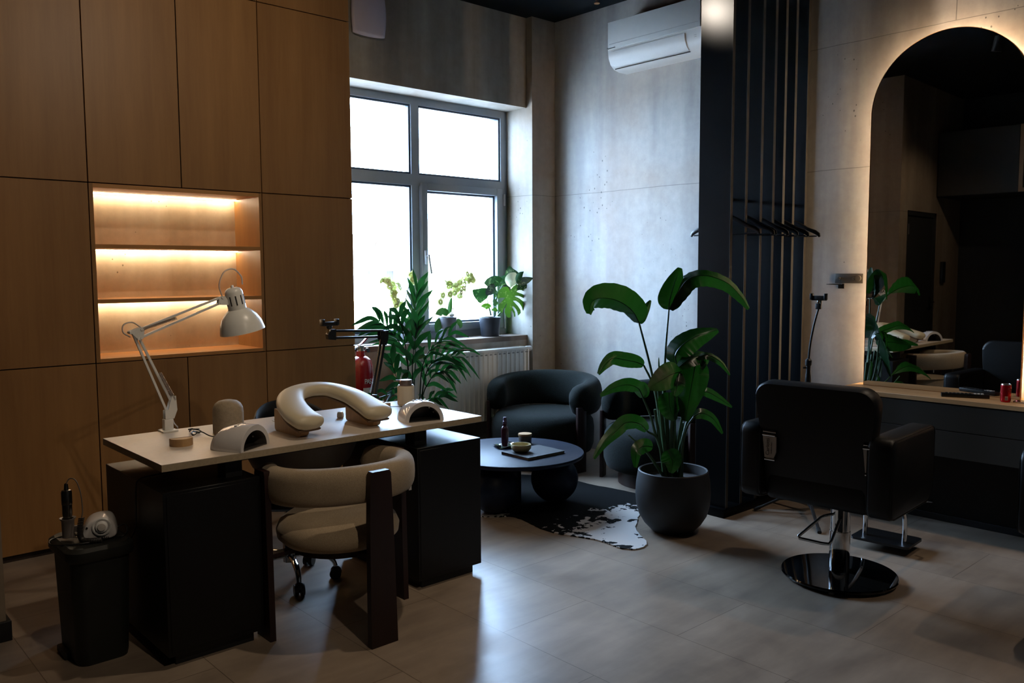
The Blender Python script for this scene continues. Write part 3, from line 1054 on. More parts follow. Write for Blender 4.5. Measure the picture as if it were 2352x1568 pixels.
for dxz in ((.008, .024), (-.02, -.0), (.0, -.04)):
    eb.cyl((c.x+dxz[0], YB-.018, c.z+dxz[1]), (c.x+dxz[0], YB+.018, c.z+dxz[1]), .005)
sub(eb, 'elbow', BLACKP, bo)
c = wp(762, 769)
pl = [(c.x+.02, c.z+.03), (c.x-.006, c.z+.03), (c.x-.03, c.z+.005), (c.x-.026, c.z-.022), (c.x+.018, c.z-.028)]
hb = MB().prism(pl, YB-.014, YB+.014, 'y')
sub(hb, 'end_joint', BLACKP, bo)
sub(MB().tube([wp(752, 772), wp(754, 758), wp(756, 750)], .005), 'ball_stem', mat('brass_pin', '#8c6f45', .35, .8, var=(20, .05)), bo)
q = wp(756, 743)
cp = MB().box(q.x-.046, q.x+.046, YB-.018, YB+.012, q.z-.012, q.z+.010, .003)
cp.box(q.x-.050, q.x-.036, YB-.022, YB+.014, q.z-.008, q.z+.024, .003).box(q.x+.036, q.x+.050, YB-.022, YB+.014, q.z-.008, q.z+.024, .003)
cp.sphere((q.x, YB, q.z-.016), .016, 14)
sub(cp, 'phone_clamp', BLACKP, bo)
sub(MB().box(p0.x-.035, p0.x+.02, YB-.05, DY1+.018, DZ, DZ+.012, .003).box(p0.x-.03, p0.x+.015, DY1, DY1+.018, DZ-.07, DZ, .003).cyl((p0.x-.008, YB, DZ+.01), (p0.x-.004, YB, DZ+.045), .014).box(p0.x-.03, p0.x+.015, DY1-.05, DY1+.018, DZ-.078, DZ-.07, .003), 'clamp', BLACKP, bo)
A, B = wp(850, 902), wp(868, 830)
N = 260
pth = [A.lerp(B, i/N)+Vector((math.cos(i*2*PI/8), math.sin(i*2*PI/8), 0))*.005 for i in range(N+1)]
sub(MB().tube(pth, .001, 4), 'spring', STEEL, bo)

# ------------------------------------------------------------------ office stool behind the desk
so_ = thing('office_chair', 'black swivel chair with chrome star base behind the desk', 'chair', (1.925, 3.775, 0))
scx, scy = 1.925, 3.775
sb = MB()
ang0 = 37
for i in range(5):
    a = math.radians(ang0+72*i)
    d = Vector((math.cos(a), math.sin(a), 0))
    c0 = Vector((scx, scy, .13))
    P = bez([c0+d*.01, c0+d*.09+Vector((0, 0, .004)), c0+d*.165-Vector((0, 0, .008)), c0+d*.208-Vector((0, 0, .035)), c0+d*.222-Vector((0, 0, .066))], 5)
    sub(MB().sweep(P, [.018-.006*j/(len(P)-1) for j in range(len(P))], .011, n=12), 'base_arm', CHROME, so_)
    cs = MB()
    q = c0+d*.222
    t = Vector((-d.y, d.x, 0))
    for s_ in (-1, 1):
        cs.cyl(Vector((q.x, q.y, .028))+t*.006*s_, Vector((q.x, q.y, .028))+t*.024*s_, .028, n=20)
    cs.sphere((q.x, q.y, .040), .026, 12)
    sub(cs, 'caster', BLACKP, so_)
sub(MB().cyl((scx, scy, .10), (scx, scy, .22), .032).cyl((scx, scy, .22), (scx, scy, .40), .02), 'gas_lift', CHROME, so_)
sub(MB().lathe([(0, 0), (.18, 0), (.215, .02), (.225, .05), (.215, .08), (.18, .095), (0, .10)], (scx, scy, .40), 48), 'seat', LEATHER, so_)
rows = []
R0 = .30
bk = MB()
ring_o, ring_i = [], []
for side, rr in ((0, .235), (1, .20)):
    pass
pth = []
for i in range(25):
    a = math.radians(15+150*i/24)
    pth.append((scx+.12+.23*math.cos(a), scy+.04+.27*math.sin(a), .66))
hs_ = []
for i in range(25):
    t = abs(i-12)/12
    hs_.append(max(.01, .20*math.sqrt(max(0, 1-t**2.2))))
sub(MB().sweep(pth, .018, hs_, n=16, power=3), 'backrest', LEATHER, so_, smooth=60)
sub(MB().sweep([(scx+.06, scy+.10, .41), (scx+.10, scy+.28, .44), (scx+.11, scy+.335, .60)], .03, .008, up=(0, 1, .5), power=5), 'back_support', BLACKP, so_)

# ------------------------------------------------------------------ beige armchair
ch = thing('armchair', 'beige woven armchair with curved back and dark wooden slab legs', 'armchair', (1.87, 3.18, 0))
cx, cy = 1.873, 3.205
pth = []
NN = 44
for i in range(NN+1):
    a = math.radians(-90-128+256*i/NN)
    rx, ry = .288, .292
    pth.append((cx+rx*math.cos(a), cy+ry*math.sin(a), .655+.012*math.cos((i/NN-.5)*2*PI)))
hw, hv = [], []
for i in range(NN+1):
    e = min(i, NN-i)/NN
    k = math.sqrt(max(0, 1-(1-min(1, e/.06))**2))*.93+.07
    hw.append(.046*k)
    hv.append(.078*k)
sub(MB().sweep(pth, hw, hv, n=24, power=2.6), 'backrest', BEIGEF, ch, smooth=70)
sub(MB().lathe([(0, .355), (.19, .355), (.235, .368), (.262, .395), (.266, .425), (.252, .458), (.215, .482), (.12, .492), (0, .494)], (cx, cy+.005, 0), 64), 'seat', BEIGEF, ch, smooth=70)
sub(MB().lathe([(0, .335), (.2, .335), (.2, .355), (0, .355)], (cx, cy, 0), 40), 'seat_base', DWOOD, ch)
sub(MB().prism([(1.798, 0), (1.926, 0), (1.912, .52), (1.904, .715), (1.896, .728), (1.815, .728), (1.806, .715), (1.80, .52)], 2.838, 2.868, 'y'), 'leg', DWOOD, ch)
for sgn in (-1, 1):
    ang = math.radians(90-sgn*(90+10)) if False else (math.radians(170) if sgn < 0 else math.radians(10))
    ax = cx+sgn*.335
    M = Matrix.Translation((ax, 3.24, 0)) @ Matrix.Rotation(math.radians(90*sgn), 4, 'Z')
    sub(MB().prism([(-.06, 0), (.06, 0), (.05, .52), (.046, .70), (.04, .715), (-.04, .715), (-.046, .70), (-.05, .52)], -.013, .013, 'y', M), 'leg', DWOOD, ch)
sub(MB().box(cx-.33, cx+.33, 3.22, 3.26, .338, .355).box(cx-.02, cx+.02, 2.868, 3.2, .338, .355), 'stretcher', DWOOD, ch)
sub(MB().box(2.142, 2.157, 3.054, 3.057, .555, .585), 'care_tag', mat('white_tag', '#cfccc6', .7, var=(20, .03)), ch)

# ------------------------------------------------------------------ waste bin and nail drill
bn = thing('waste_bin', 'tall dark grey pedal bin with flat lid beside the desk', 'bin', (.97, 3.6, 0))
BIN = mat('bin_plastic', '#1b1c19', .5, spec=.4, var=(20, .08), bump=(160, .05))
BX0, BX1, BY0, BY1 = .862, 1.082, 3.455, 3.76


def loft_rr(levels, n=6):
    rg = []
    for (x0, x1, y0, y1, r, z) in levels:
        rg.append([(p[0], p[1], z) for p in rrect(x0, x1, y0, y1, r, n)])
    return MB().ring(rg)


sub(loft_rr([(BX0+.012, BX1-.02, BY0+.012, BY1-.03, .04, 0), (BX0+.008, BX1-.015, BY0+.008, BY1-.025, .045, .02), (BX0, BX1, BY0, BY1, .05, .40), (BX0, BX1, BY0, BY1, .05, .43)]), 'body', BIN, bn)
lid = loft_rr([(BX0-.012, BX1+.012, BY0-.012, BY1+.012, .055, .418), (BX0-.018, BX1+.018, BY0-.018, BY1+.018, .06, .43), (BX0-.016, BX1+.016, BY0-.016, BY1+.016, .06, .458), (BX0+.002, BX1-.002, BY0+.002, BY1-.002, .05, .470), (BX0+.022, BX1-.022, BY0+.022, BY1-.022, .04, .465), (BX0+.045, BX1-.045, BY0+.045, BY1-.045, .03, .463)])
sub(lid, 'lid', BIN, bn)
sub(MB().box(BX0-.012, BX0+.04, 3.58, 3.70, .0, .03, .006), 'pedal', BIN, bn)

nd = thing('nail_drill', 'white nail drill control box with round knob and handpiece on the bin lid', 'nail drill', (1.005, 3.61, .4645), math.radians(-18))
nd.scale = (1.12, 1.12, 1.12)
mb = MB()
sec = [(-.058, .0), (-.056, .02), (-.044, .056), (-.02, .078), (.03, .082), (.052, .07), (.062, .02), (.06, 0)]
rg = []
n = 9
W2 = .058
rings = []
for j, (w, s_) in enumerate(((-W2, .9), (-W2*.93, .97), (-W2*.5, 1.02), (0, 1.03), (W2*.5, 1.02), (W2*.93, .97), (W2, .9))):
    rings.append([(px*s_, w, max(0, pz*s_)+.002) for px, pz in sec])
mb.ring(rings)
o = sub(mb, 'body', WHITEG, nd, world=False, smooth=80)
o.modifiers.new('subsurf', 'SUBSURF').levels = 2
o.modifiers['subsurf'].render_levels = 2
KM = Matrix.Translation((.012, -W2-.001, .05)) @ Matrix.Rotation(math.radians(82), 4, 'X')
sub(MB().lathe([(.030, 0), (.032, .003), (.028, .005), (.024, .002)], n=36, M=KM, caps=False).lathe([(0, .0), (.021, 0), (.020, .012), (.017, .014), (0, .014)], n=36, M=KM), 'knob', WHITE, nd, world=False)
sub(MB().lathe([(0, .014), (.0135, .014), (.0125, .021), (0, .022)], n=30, M=KM), 'knob_cap', mat('knob_grey', '#b7b1aa', .35, var=(20, .03)), nd, world=False)
sc_ = MB()
for i in range(11):
    sc_.box(-.03+.006*i, -.0275+.006*i, -W2-.0015, -W2+.006, .006, .012)
sub(sc_, 'speed_scale', TEXTD, nd, world=False)
sub(MB().cyl((-.036, -W2*.97-.003, .05), (-.036, -W2*.97+.01, .05), .0035), 'jack_hole', BLACKM, nd, world=False)
hx, hy = -.098, -.005
sub(MB().lathe([(.020, 0), (.021, .06), (.027, .068), (.027, .07), (.019, .068), (.017, .01)], (hx, hy, .012), 28, caps=False).box(hx, -.05, hy-.008, hy+.008, .03, .05), 'holder', mat('grey_holder', '#7a716c', .4, var=(20, .04)), nd, world=False)
hpz = MB().lathe([(0, .012), (.008, .012), (.012, .04), (.0145, .075), (.0165, .085), (.0165, .12)], (hx, hy, .01), 28)
hpz.lathe([(.0168, .12), (.0178, .123), (.0178, .165), (.015, .172), (.008, .174), (.006, .195), (0, .198)], (hx, hy, .01), 28)
sub(hpz, 'handpiece', mat('dark_chrome', '#55534f', .18, .9, var=(20, .05)), nd, world=False)
cp = bez([(hx, hy, .205), (hx+.012, hy, .222), (hx+.032, hy-.01, .215), (hx+.046, hy-.02, .17), (hx+.05, hy-.03, .11), (hx+.046, hy-.035, .085)], 8)
sub(MB().tube(cp, .002), 'cord', mat('grey_cord', '#5c534c', .5, var=(20, .04)), nd, world=False)
N = 420
A = bez([(hx+.046, hy-.036, .085), (hx+.040, hy-.045, .045), (hx+.046, hy-.055, .012), (hx+.075, hy-.07, .008), (hx+.11, hy-.072, .008)], 105)
cp = []
for i, p in enumerate(A):
    t = (A[min(i+1, len(A)-1)]-A[max(i-1, 0)]).normalized()
    n1 = t.cross(Vector((0, 1, .3))).normalized()
    n2 = t.cross(n1)
    th = i*2*PI/14
    cp.append(p+(n1*math.cos(th)+n2*math.sin(th))*.0085)
sub(MB().tube(cp, .0022, 5), 'coil_cord', mat('dark_cord', '#25211e', .5, var=(20, .04)), nd, world=False)
lp = MB().tube(bez([(-.05, .03, .004), (-.11, .04, .004), (-.155, .01, .004), (-.15, -.05, .004), (-.09, -.08, .004), (-.01, -.075, .004), (.05, -.03, .004)], 8), .003)
lp.tube(bez([(.06, .02, .02), (.078, .02, .028), (.09, .0, .03), (.092, -.03, .012), (.08, -.05, .006), (.06, -.05, .006)], 8), .003)
sub(lp, 'power_cord', BLACKP, nd, world=False)
clp = MB()
tag(MB().tube(bez([(1.28, 3.55, .696), (1.20, 3.52, .70), (1.135, 3.50, .697), (1.12, 3.50, .66), (1.118, 3.52, .50), (1.112, 3.60, .40), (1.10, 3.62, .20), (1.09, 3.64, .02)], 8), .0033).build('cable', BLACKP, loc=(1.12, 3.5, 0)), 'black cable hanging over the pedestal behind the bin', 'cable')

# ------------------------------------------------------------------ fire extinguisher
fe = thing('fire_extinguisher', 'red fire extinguisher standing between oak cupboard and palm', 'fire extinguisher', (3.27, 5.22, 0))
ex, ey, er = 3.262, 5.225, .088
sub(MB().lathe([(0, 0.0), (er*.96, 0.0), (er, .01), (er, .80), (er*.97, .85), (er*.82, .895), (er*.5, .918), (er*.33, .922), (.030, .93), (.028, .96), (0, .96)], (ex, ey, 0), 48), 'cylinder', RED, fe)
sub(MB().cyl((ex, ey, .955), (ex, ey, .985), .024).box(ex-.02, ex+.02, ey-.018, ey+.018, .975, 1.0, .003).cyl((ex-.02, ey, .985), (ex-.06, ey-.01, .975), .010), 'valve', STEEL, fe)
sub(MB().sweep([(ex-.02, ey, .998), (ex+.005, ey, 1.01), (ex+.04, ey-.004, 1.042), (ex+.075, ey-.008, 1.075), (ex+.095, ey-.01, 1.085)], [.012, .012, .013, .013, .010], .005, up=(-.6, 0, .8), power=4), 'lever', RED, fe)
sub(MB().sweep([(ex-.01, ey, .995), (ex+.03, ey-.004, .998), (ex+.10, ey-.01, .998)], .012, .004, power=4), 'handle', BLACKP, fe)
sub(MB().tube(bez([(ex-.045, ey-.01, .975), (ex-.09, ey-.02, .94), (ex-.10, ey-.01, .80), (ex-.095, ey, .5), (ex-.092, ey, .25)], 8), .012), 'hose', BLACKP, fe)
sub(MB().cyl((ex+.035, ey-.025, .965), (ex+.035, ey-.045, .965), .016, n=24), 'gauge', CHROME, fe)


def curved_rect(mb, c, r, a0, a1, z0, z1, n=12):
    mb.grid([[(c[0]+r*math.cos(a0+(a1-a0)*i/n), c[1]+r*math.sin(a0+(a1-a0)*i/n), z) for i in range(n+1)] for z in (z0, z1)])
    return mb


aview = math.atan2(-ey, -ex)
sub(curved_rect(curved_rect(MB(), (ex, ey), er+.0006, aview+.15, aview+1.2, .655, .70), (ex, ey), er+.0006, aview+.2, aview+.9, .42, .52), 'label', TEXTW, fe, recalc=False)
for i, chh in enumerate('PASI'):
    a = aview+.26+.20*i
    text(chh, .052, TEXTW, fe, (er*1.006*math.cos(a), er*1.006*math.sin(a), .745), (PI/2, 0, a+PI/2), xs=.75)
for i, chh in enumerate('GAS'):
    a = aview+.62+.13*i
    text(chh, .022, TEXTD, fe, (er*1.014*math.cos(a), er*1.014*math.sin(a), .69), (PI/2, 0, a+PI/2))



def atz(x, y, z):
    """point of the photograph's (x, y) at the height z"""
    d = _f+_r2*((x-1176)/FPX)-_u2*((y-784)/FPX)
    return CAM+d*((z-CAM.z)/d.z)


# ------------------------------------------------------------------ leaves
PROF = {
    'lance': lambda t: math.sin(PI*min(1, t**.75))**.9,
    'paddle': lambda t: (math.sin(PI*min(1, (t*.93+.02)**.62)))**.75,
    'heart': lambda t: (math.sin(PI*min(1, (t*.9+.1)**.5)))**.8,
    'leaflet': lambda t: max(.0, (min(1, t*6)*(1-t)**.55)),
}


def leaf(mb, ctrl, w, prof='paddle', roll=0., fold=.25, wave=0., n=7, cols=5, wl=1., wr=1., side=None):
    P = bez(ctrl, n)
    k = len(P)
    rows = []
    for i, p in enumerate(P):
        t = (P[min(i+1, k-1)]-P[max(i-1, 0)]).normalized()
        if side is None:
            vd = (p-CAM).normalized()
            s0 = t.cross(vd).normalized()
            s = s0*math.cos(roll)+vd*math.sin(roll)
        else:
            s = Vector(side)
        s = (s-t*s.dot(t)).normalized()
        nn = t.cross(s).normalized()
        ww = w*PROF[prof](i/(k-1))+.0006
        r = []
        for j in range(cols):
            c = 2*j/(cols-1)-1
            cw = c*(wl if c < 0 else wr)
            r.append(p+s*ww*cw*math.sqrt(max(.05, 1-fold*fold))-nn*fold*ww*abs(cw)+nn*wave*ww*math.sin(i*1.7+c*2)*abs(c))
        rows.append(r)
    mb.grid(rows)
    return mb


def outline_leaf(mb, pts, cx, cy, sc, Yf):
    """leaf blade from an outline; Yf(px, py) gives the room depth of each point so the blade is tilted"""
    vs = [at(cx+a/sc, cy+b/sc, Yf(a, b)) for a, b in pts]
    mb.add(vs, [tuple(range(len(vs)))])
    return mb


# ------------------------------------------------------------------ plants on the sill
def pot(name_parent, c, r0, r1, h, m, soil_at=.85):
    z0 = c[2]
    sub(MB().lathe([(0, 0), (r0, 0), (r0*1.02, .006), (r1, h), (r1-.007, h), (r1-.012, h*.8), (0, h*.78)], c, 44), 'pot', m, name_parent)
    sub(MB().lathe([(0, h*soil_at+.004), (r1*.5, h*soil_at+.002), (r1-.011, h*soil_at)], c, 30), 'soil', SOIL, name_parent)


# monstera
mc = Vector((4.73, 5.50, .97))
mo = thing('monstera', 'variegated monstera in a dark pot at the right end of the sill', 'plant', mc)
pot(mo, mc, .075, .096, .165, POTB)


def sc5(x, y, Y):
    return at(1070+x/8.253, 600+y/8.253, Y)


lime = [(835, 562), (805, 495), (770, 478), (700, 492), (632, 540), (602, 630), (598, 712), (660, 690), (742, 686), (748, 694), (690, 750), (625, 815), (608, 870), (622, 930), (690, 985), (712, 900), (772, 800), (780, 812), (750, 880), (735, 960), (762, 1030), (802, 1070), (850, 1062), (852, 960), (872, 925), (905, 985), (916, 1050), (940, 1045), (935, 965), (878, 862), (880, 852), (905, 856), (955, 915), (982, 985), (986, 1030), (1040, 980), (1036, 920), (990, 850), (895, 752), (900, 744), (950, 748), (1010, 790), (1062, 865), (1080, 936), (1122, 890), (1133, 830), (1090, 760), (1010, 700), (928, 662), (934, 654), (1000, 655), (1070, 685), (1125, 735), (1140, 684), (1110, 640), (1040, 608), (962, 580), (966, 568), (1000, 542), (1060, 545), (1110, 580), (1132, 622), (1130, 560), (1100, 515), (1040, 480), (968, 438), (900, 475), (850, 535)]
b = outline_leaf(MB(), lime, 1070, 600, 8.253, lambda a, b: 5.40+(abs(a-832)*.00012))
o = sub(b, 'leaf', LEAFL, mo)
mon = [
    ([(940, 430), (880, 300), (840, 190), (830, 85)], .075, 5.52, -.2, LEAFM, 'heart', 1, 1),
    ([(600, 470), (540, 420), (440, 400), (345, 412)], .075, 5.45, .3, LEAFM, 'heart', 1, 1),
    ([(560, 480), (500, 520), (420, 590), (385, 640)], .05, 5.44, .4, LEAFM, 'heart', 1, 1),
    ([(400, 700), (330, 650), (220, 600), (125, 540)], .075, 5.47, .2, LEAFM, 'heart', 1, 1),
    ([(970, 420), (1060, 380), (1180, 345), (1282, 312)], .035, 5.32, .2, LEAFM, 'lance', 1, 1),
    ([(960, 400), (1000, 300), (1040, 240), (1098, 192)], .028, 5.36, .2, LEAFM, 'lance', 1, 1),
    ([(1000, 420), (1060, 440), (1110, 470), (1150, 510)], .055, 5.33, .1, LEAFM, 'heart', 1, 1),
    ([(690, 460), (670, 400), (720, 320), (790, 255)], .05, 5.53, .2, LEAFM, 'heart', 1, 1),
    ([(440, 890), (400, 850), (340, 840), (285, 850)], .028, 5.47, .3, LEAFL, 'heart', 1, 1),
    ([(545, 950), (545, 920), (540, 895), (530, 880)], .026, 5.47, .3, LEAFL, 'heart', 1, 1),
    ([(595, 560), (580, 600), (560, 640), (545, 690)], .03, 5.5, .6, LEAFM, 'heart', 1, 1),
    ([(585, 740), (560, 780), (540, 810), (515, 830)], .03, 5.48, .6, LEAFM, 'heart', 1, 1)]
for (pp, w, Y, roll, mm, pr, a, c) in mon:
    sub(leaf(MB(), [sc5(x, y, Y-.012*i) for i, (x, y) in enumerate(pp)], w, pr, roll, .18), 'leaf', mm, mo)
sub(leaf(MB(), [sc5(960, 380, 5.45), sc5(880, 370, 5.44), sc5(850, 420, 5.43), sc5(850, 495, 5.42)], .075, 'heart', .1, .25), 'spathe', PALEL, mo)
st = MB()
for pp in ([(560, 1030), (575, 850), (600, 640), (690, 460)], [(600, 1030), (720, 880), (800, 700), (835, 570)], [(545, 1030), (555, 800), (600, 600), (600, 470)], [(480, 1020), (450, 900), (420, 800), (400, 700)], [(470, 1020), (455, 950), (440, 890)], [(620, 1030), (760, 800), (900, 560), (955, 420)]):
    st.tube(bez([sc5(x, y, 5.50-.01*i) for i, (x, y) in enumerate(pp)], 6), .0045, 6)
sub(st, 'stem', STEM, mo)


# orchids
def sc4(x, y, Y):
    return at(830+x/4.611, 600+y/4.611, Y)


def orchid(o, c, r, h, stems, leaves, blooms, Y):
    pot(o, c, r*.8, r, h, POTG)
    st = MB()
    for pp in stems:
        st.tube(bez([sc4(x, y, Y) for x, y in pp], 6), .0035, 6)
    sub(st, 'stem', STEMB, o)
    for pp, w, roll in leaves:
        sub(leaf(MB(), [sc4(x, y, Y-.03*i/3) for i, (x, y) in enumerate(pp)], w, 'lance', roll, .2), 'leaf', LEAFO, o)
    rng = random.Random(len(blooms)*3+1)
    for (x, y) in blooms:
        q = sc4(x, y, Y-rng.uniform(0, .05))
        fl = MB()
        M = Matrix.Translation(q) @ Matrix.Rotation(rng.uniform(-.8, .8), 4, 'Z') @ Matrix.Rotation(rng.uniform(-.5, .5), 4, 'X')
        for i in range(5):
            a = 2*PI*i/5+rng.uniform(-.15, .15)
            d = Vector((math.cos(a), 0, math.sin(a)))
            R_ = .033*(1.15 if i in (1, 4) else 1)
            P = [M @ (d*R_*t+Vector((0, -.006*math.sin(PI*t)+.01*t*t, 0))) for t in (.08, .4, .75, 1)]
            sd = M.to_3x3() @ Vector((-math.sin(a), 0, math.cos(a)))
            leaf(fl, P, .019, 'heart', 0, .1, n=3, cols=3, side=sd)
        fl.sphere(M @ Vector((0, -.008, 0)), .006, 8)
        sub(fl, 'blossom', PETAL, o)
    sub(MB().sphere(sc4(*((430, 603) if Y < 5.47 else (958, 568)), Y-.03), .022, 12, sz=.7), 'root_ball_tag', mat('pale_pebble', '#b9b4a8', .6, var=(40, .1)), o)


c1 = at(940, 790, 5.46)
c1 = Vector((at(940, 760, 5.46).x, 5.46, .97))
o1 = thing('orchid', 'pale yellow orchid in a grey pot behind the palm, before the left pane', 'plant', c1)
orchid(o1, c1, .078, .165, [[(385, 620), (370, 520), (330, 380), (270, 230), (215, 200)], [(460, 620), (450, 520), (480, 360), (520, 200)], [(400, 620), (420, 500), (400, 380)]],
       [([(400, 620), (430, 560), (460, 530), (485, 520)], .02, .3), ([(480, 610), (520, 600), (560, 610), (590, 640)], .022, .3)],
       [(215, 205), (250, 195), (290, 225), (330, 240), (345, 280), (320, 320), (350, 330), (300, 270), (350, 390), (390, 420), (420, 460), (370, 470), (440, 490), (400, 250), (410, 280), (530, 140), (545, 190), (530, 220), (560, 215), (335, 360), (280, 210), (365, 440)], 5.46)
c2 = Vector((at(1031, 760, 5.46).x, 5.48, .97))
o2 = thing('orchid', 'pale yellow orchid in a grey pot before the opening sash', 'plant', c2)
orchid(o2, c2, .078, .185, [[(905, 580), (885, 480), (865, 370), (830, 340)], [(965, 570), (975, 450), (1000, 330), (1080, 230), (1150, 170)], [(950, 570), (960, 420), (930, 250)]],
       [([(905, 580), (880, 540), (830, 540), (785, 560)], .035, .3), ([(925, 560), (935, 500), (945, 430), (958, 360)], .02, .3), ([(880, 620), (840, 650), (810, 700), (790, 760)], .04, .4), ([(1010, 610), (1040, 640), (1050, 680), (1040, 710)], .025, .5)],
       [(900, 225), (935, 235), (960, 260), (925, 265), (990, 290), (1020, 300), (1050, 280), (1085, 285), (1000, 250), (1040, 225), (1070, 190), (1090, 215), (1120, 180), (1150, 165), (1180, 200), (1140, 210), (1170, 150), (1105, 250), (1060, 330), (1040, 365), (940, 350), (865, 360), (840, 430), (985, 335), (1125, 135)], 5.48)

# ------------------------------------------------------------------ palm
pb = Vector((3.38, 4.72, 0))
pa = thing('kentia_palm', 'dark green kentia palm on the floor in front of the sill and radiator', 'plant', pb)
pot(pa, pb, .13, .165, .30, POT)
stm = MB()
rngp = random.Random(5)


def frond(ctrl, nl, L, w, droop=.35, spread=.9, t0=.35, Ys=None, up=None):
    P = bez(ctrl, 10)
    k = len(P)
    mb = MB().tube(P, [.006*(1-.75*i/(k-1)) for i in range(k)], 6)
    for i in range(nl):
        t = t0+(1-t0)*i/(nl-1)
        f = t*(k-1)
        a = int(min(k-2, f))
        p = P[a].lerp(P[a+1], f-a)
        tg = (P[a+1]-P[a]).normalized()
        vd = (p-CAM).normalized()
        s0 = tg.cross(vd).normalized()
        for sg in (-1, 1):
            q = rngp.uniform(.85, 1.12)
            ln = L*q*(1-.35*abs(t-.6)*1.3)
            an = spread*(1-.45*(t-t0)/(1-t0))+rngp.uniform(-.12, .12)
            dv = (tg*math.cos(an)+s0*sg*math.sin(an)+vd*rngp.uniform(-.35, .35)).normalized()
            dr = droop*rngp.uniform(.6, 1.4)
            C_ = [p, p+dv*ln*.35+Vector((0, 0, .015)), p+dv*ln*.72-Vector((0, 0, dr*ln*.22)), p+dv*ln-Vector((0, 0, dr*ln*.62))]
            leaf(mb, C_, w*q, 'lance', rngp.uniform(-.7, .7), .25, n=4, cols=3)
    sub(mb, 'frond', LEAFP, pa)


def pp(x, y, Y):
    return sc4(x, y, Y)


base = (430, 1500)
FR = [
    ([(560, 1450, 4.72), (575, 1000, 4.74), (568, 600, 4.76), (585, 320, 4.78)], 9, .26, .021, .12, .62, .62),
    ([(520, 1450, 4.70), (470, 1000, 4.66), (330, 760, 4.62), (200, 640, 4.60)], 10, .29, .021, .35, .8, .5),
    ([(520, 1450, 4.70), (490, 1050, 4.62), (450, 800, 4.56), (400, 600, 4.50)], 8, .27, .024, .35, .75, .45),
    ([(600, 1450, 4.70), (610, 1050, 4.62), (640, 850, 4.56), (690, 660, 4.52)], 10, .29, .021, .4, .8, .4),
    ([(620, 1450, 4.66), (650, 1100, 4.60), (760, 900, 4.54), (920, 790, 4.50)], 8, .25, .017, .4, .75, .45),
    ([(640, 1450, 4.64), (700, 1150, 4.58), (830, 1020, 4.52), (990, 1010, 4.48)], 10, .27, .017, .55, .75, .42),
    ([(640, 1480, 4.64), (720, 1270, 4.58), (800, 1180, 4.52), (880, 1170, 4.48)], 7, .20, .021, .75, .8, .4),
    ([(560, 1480, 4.66), (500, 1250, 4.56), (440, 1050, 4.50), (340, 920, 4.46)], 8, .28, .021, .25, .6, .4),
    ([(500, 1500, 4.66), (440, 1350, 4.58), (380, 1250, 4.52), (330, 1100, 4.50)], 6, .24, .024, .3, .6, .4),
    ([(480, 1540, 4.66), (400, 1440, 4.58), (310, 1410, 4.52), (190, 1440, 4.50)], 7, .20, .016, .4, .6, .3),
    ([(660, 1540, 4.66), (720, 1470, 4.60), (790, 1450, 4.56), (860, 1420, 4.54)], 6, .18, .018, .35, .7, .3),
    ([(560, 1480, 4.64), (540, 1150, 4.54), (560, 900, 4.48), (590, 740, 4.45)], 7, .26, .026, .2, .55, .4)]
FR.pop(7)
FR.pop(3)
for (cp, nl, Lf, w, dr, spd, t0) in FR:
    c = [pp(x, y, Y) for x, y, Y in cp]
    rt = Vector((pb.x+(c[0].x-3.3)*.25, pb.y, .27))
    frond([rt]+c, max(5, int(nl*.8)), Lf*.80, w*.72, dr, spd, t0)

# ------------------------------------------------------------------ dark round armchairs


def round_chair(label, c, face):
    o = thing('armchair', label, 'armchair', c, face, 'dark green boucle armchairs in the corner')
    # local: faces +x
    sub(MB().lathe([(0, .10), (.33, .10), (.385, .125), (.405, .18), (.408, .30), (.40, .36), (.37, .405), (.31, .428), (.18, .436), (0, .438)], n=64, sx=1.0, sy=1.0), 'seat', GREENF, o, world=False, smooth=70)
    sub(MB().lathe([(0, .0), (.30, .0), (.30, .10), (0, .10)], n=40), 'plinth', DWOOD, o, world=False)
    NN = 44
    pth, hw, hv = [], [], []
    for i in range(NN+1):
        t = i/NN
        a = math.radians(180-125+250*t)
        m_ = abs(t-.5)*2
        pth.append((.355*math.cos(a)-.02, .385*math.sin(a), .565-.035*m_**2))
        e = min(i, NN-i)/NN
        k = math.sqrt(max(0, 1-(1-min(1, e/.07))**2))*.94+.06
        hw.append(.082*k)
        hv.append((.145-.03*m_**2)*k)
    sub(MB().sweep(pth, hw, hv, n=24, power=2.5), 'backrest', GREENF, o, world=False, smooth=70)
    for (x, y) in ((.16, .40), (.16, -.40), (-.36, 0)):
        M = Matrix.Translation((x, y, 0)) @ Matrix.Rotation(math.atan2(y, x), 4, 'Z')
        sub(MB().box(-.012, .012, -.045, .045, 0, .50, .003, M=M), 'leg', DWOOD, o, world=False)
    return o


round_chair('dark green boucle armchair in the corner beside the radiator', (4.64, 4.76, 0), math.radians(200))
round_chair('dark green boucle armchair by the concrete wall, behind the big potted plant', (4.84, 3.75, 0), math.radians(182))

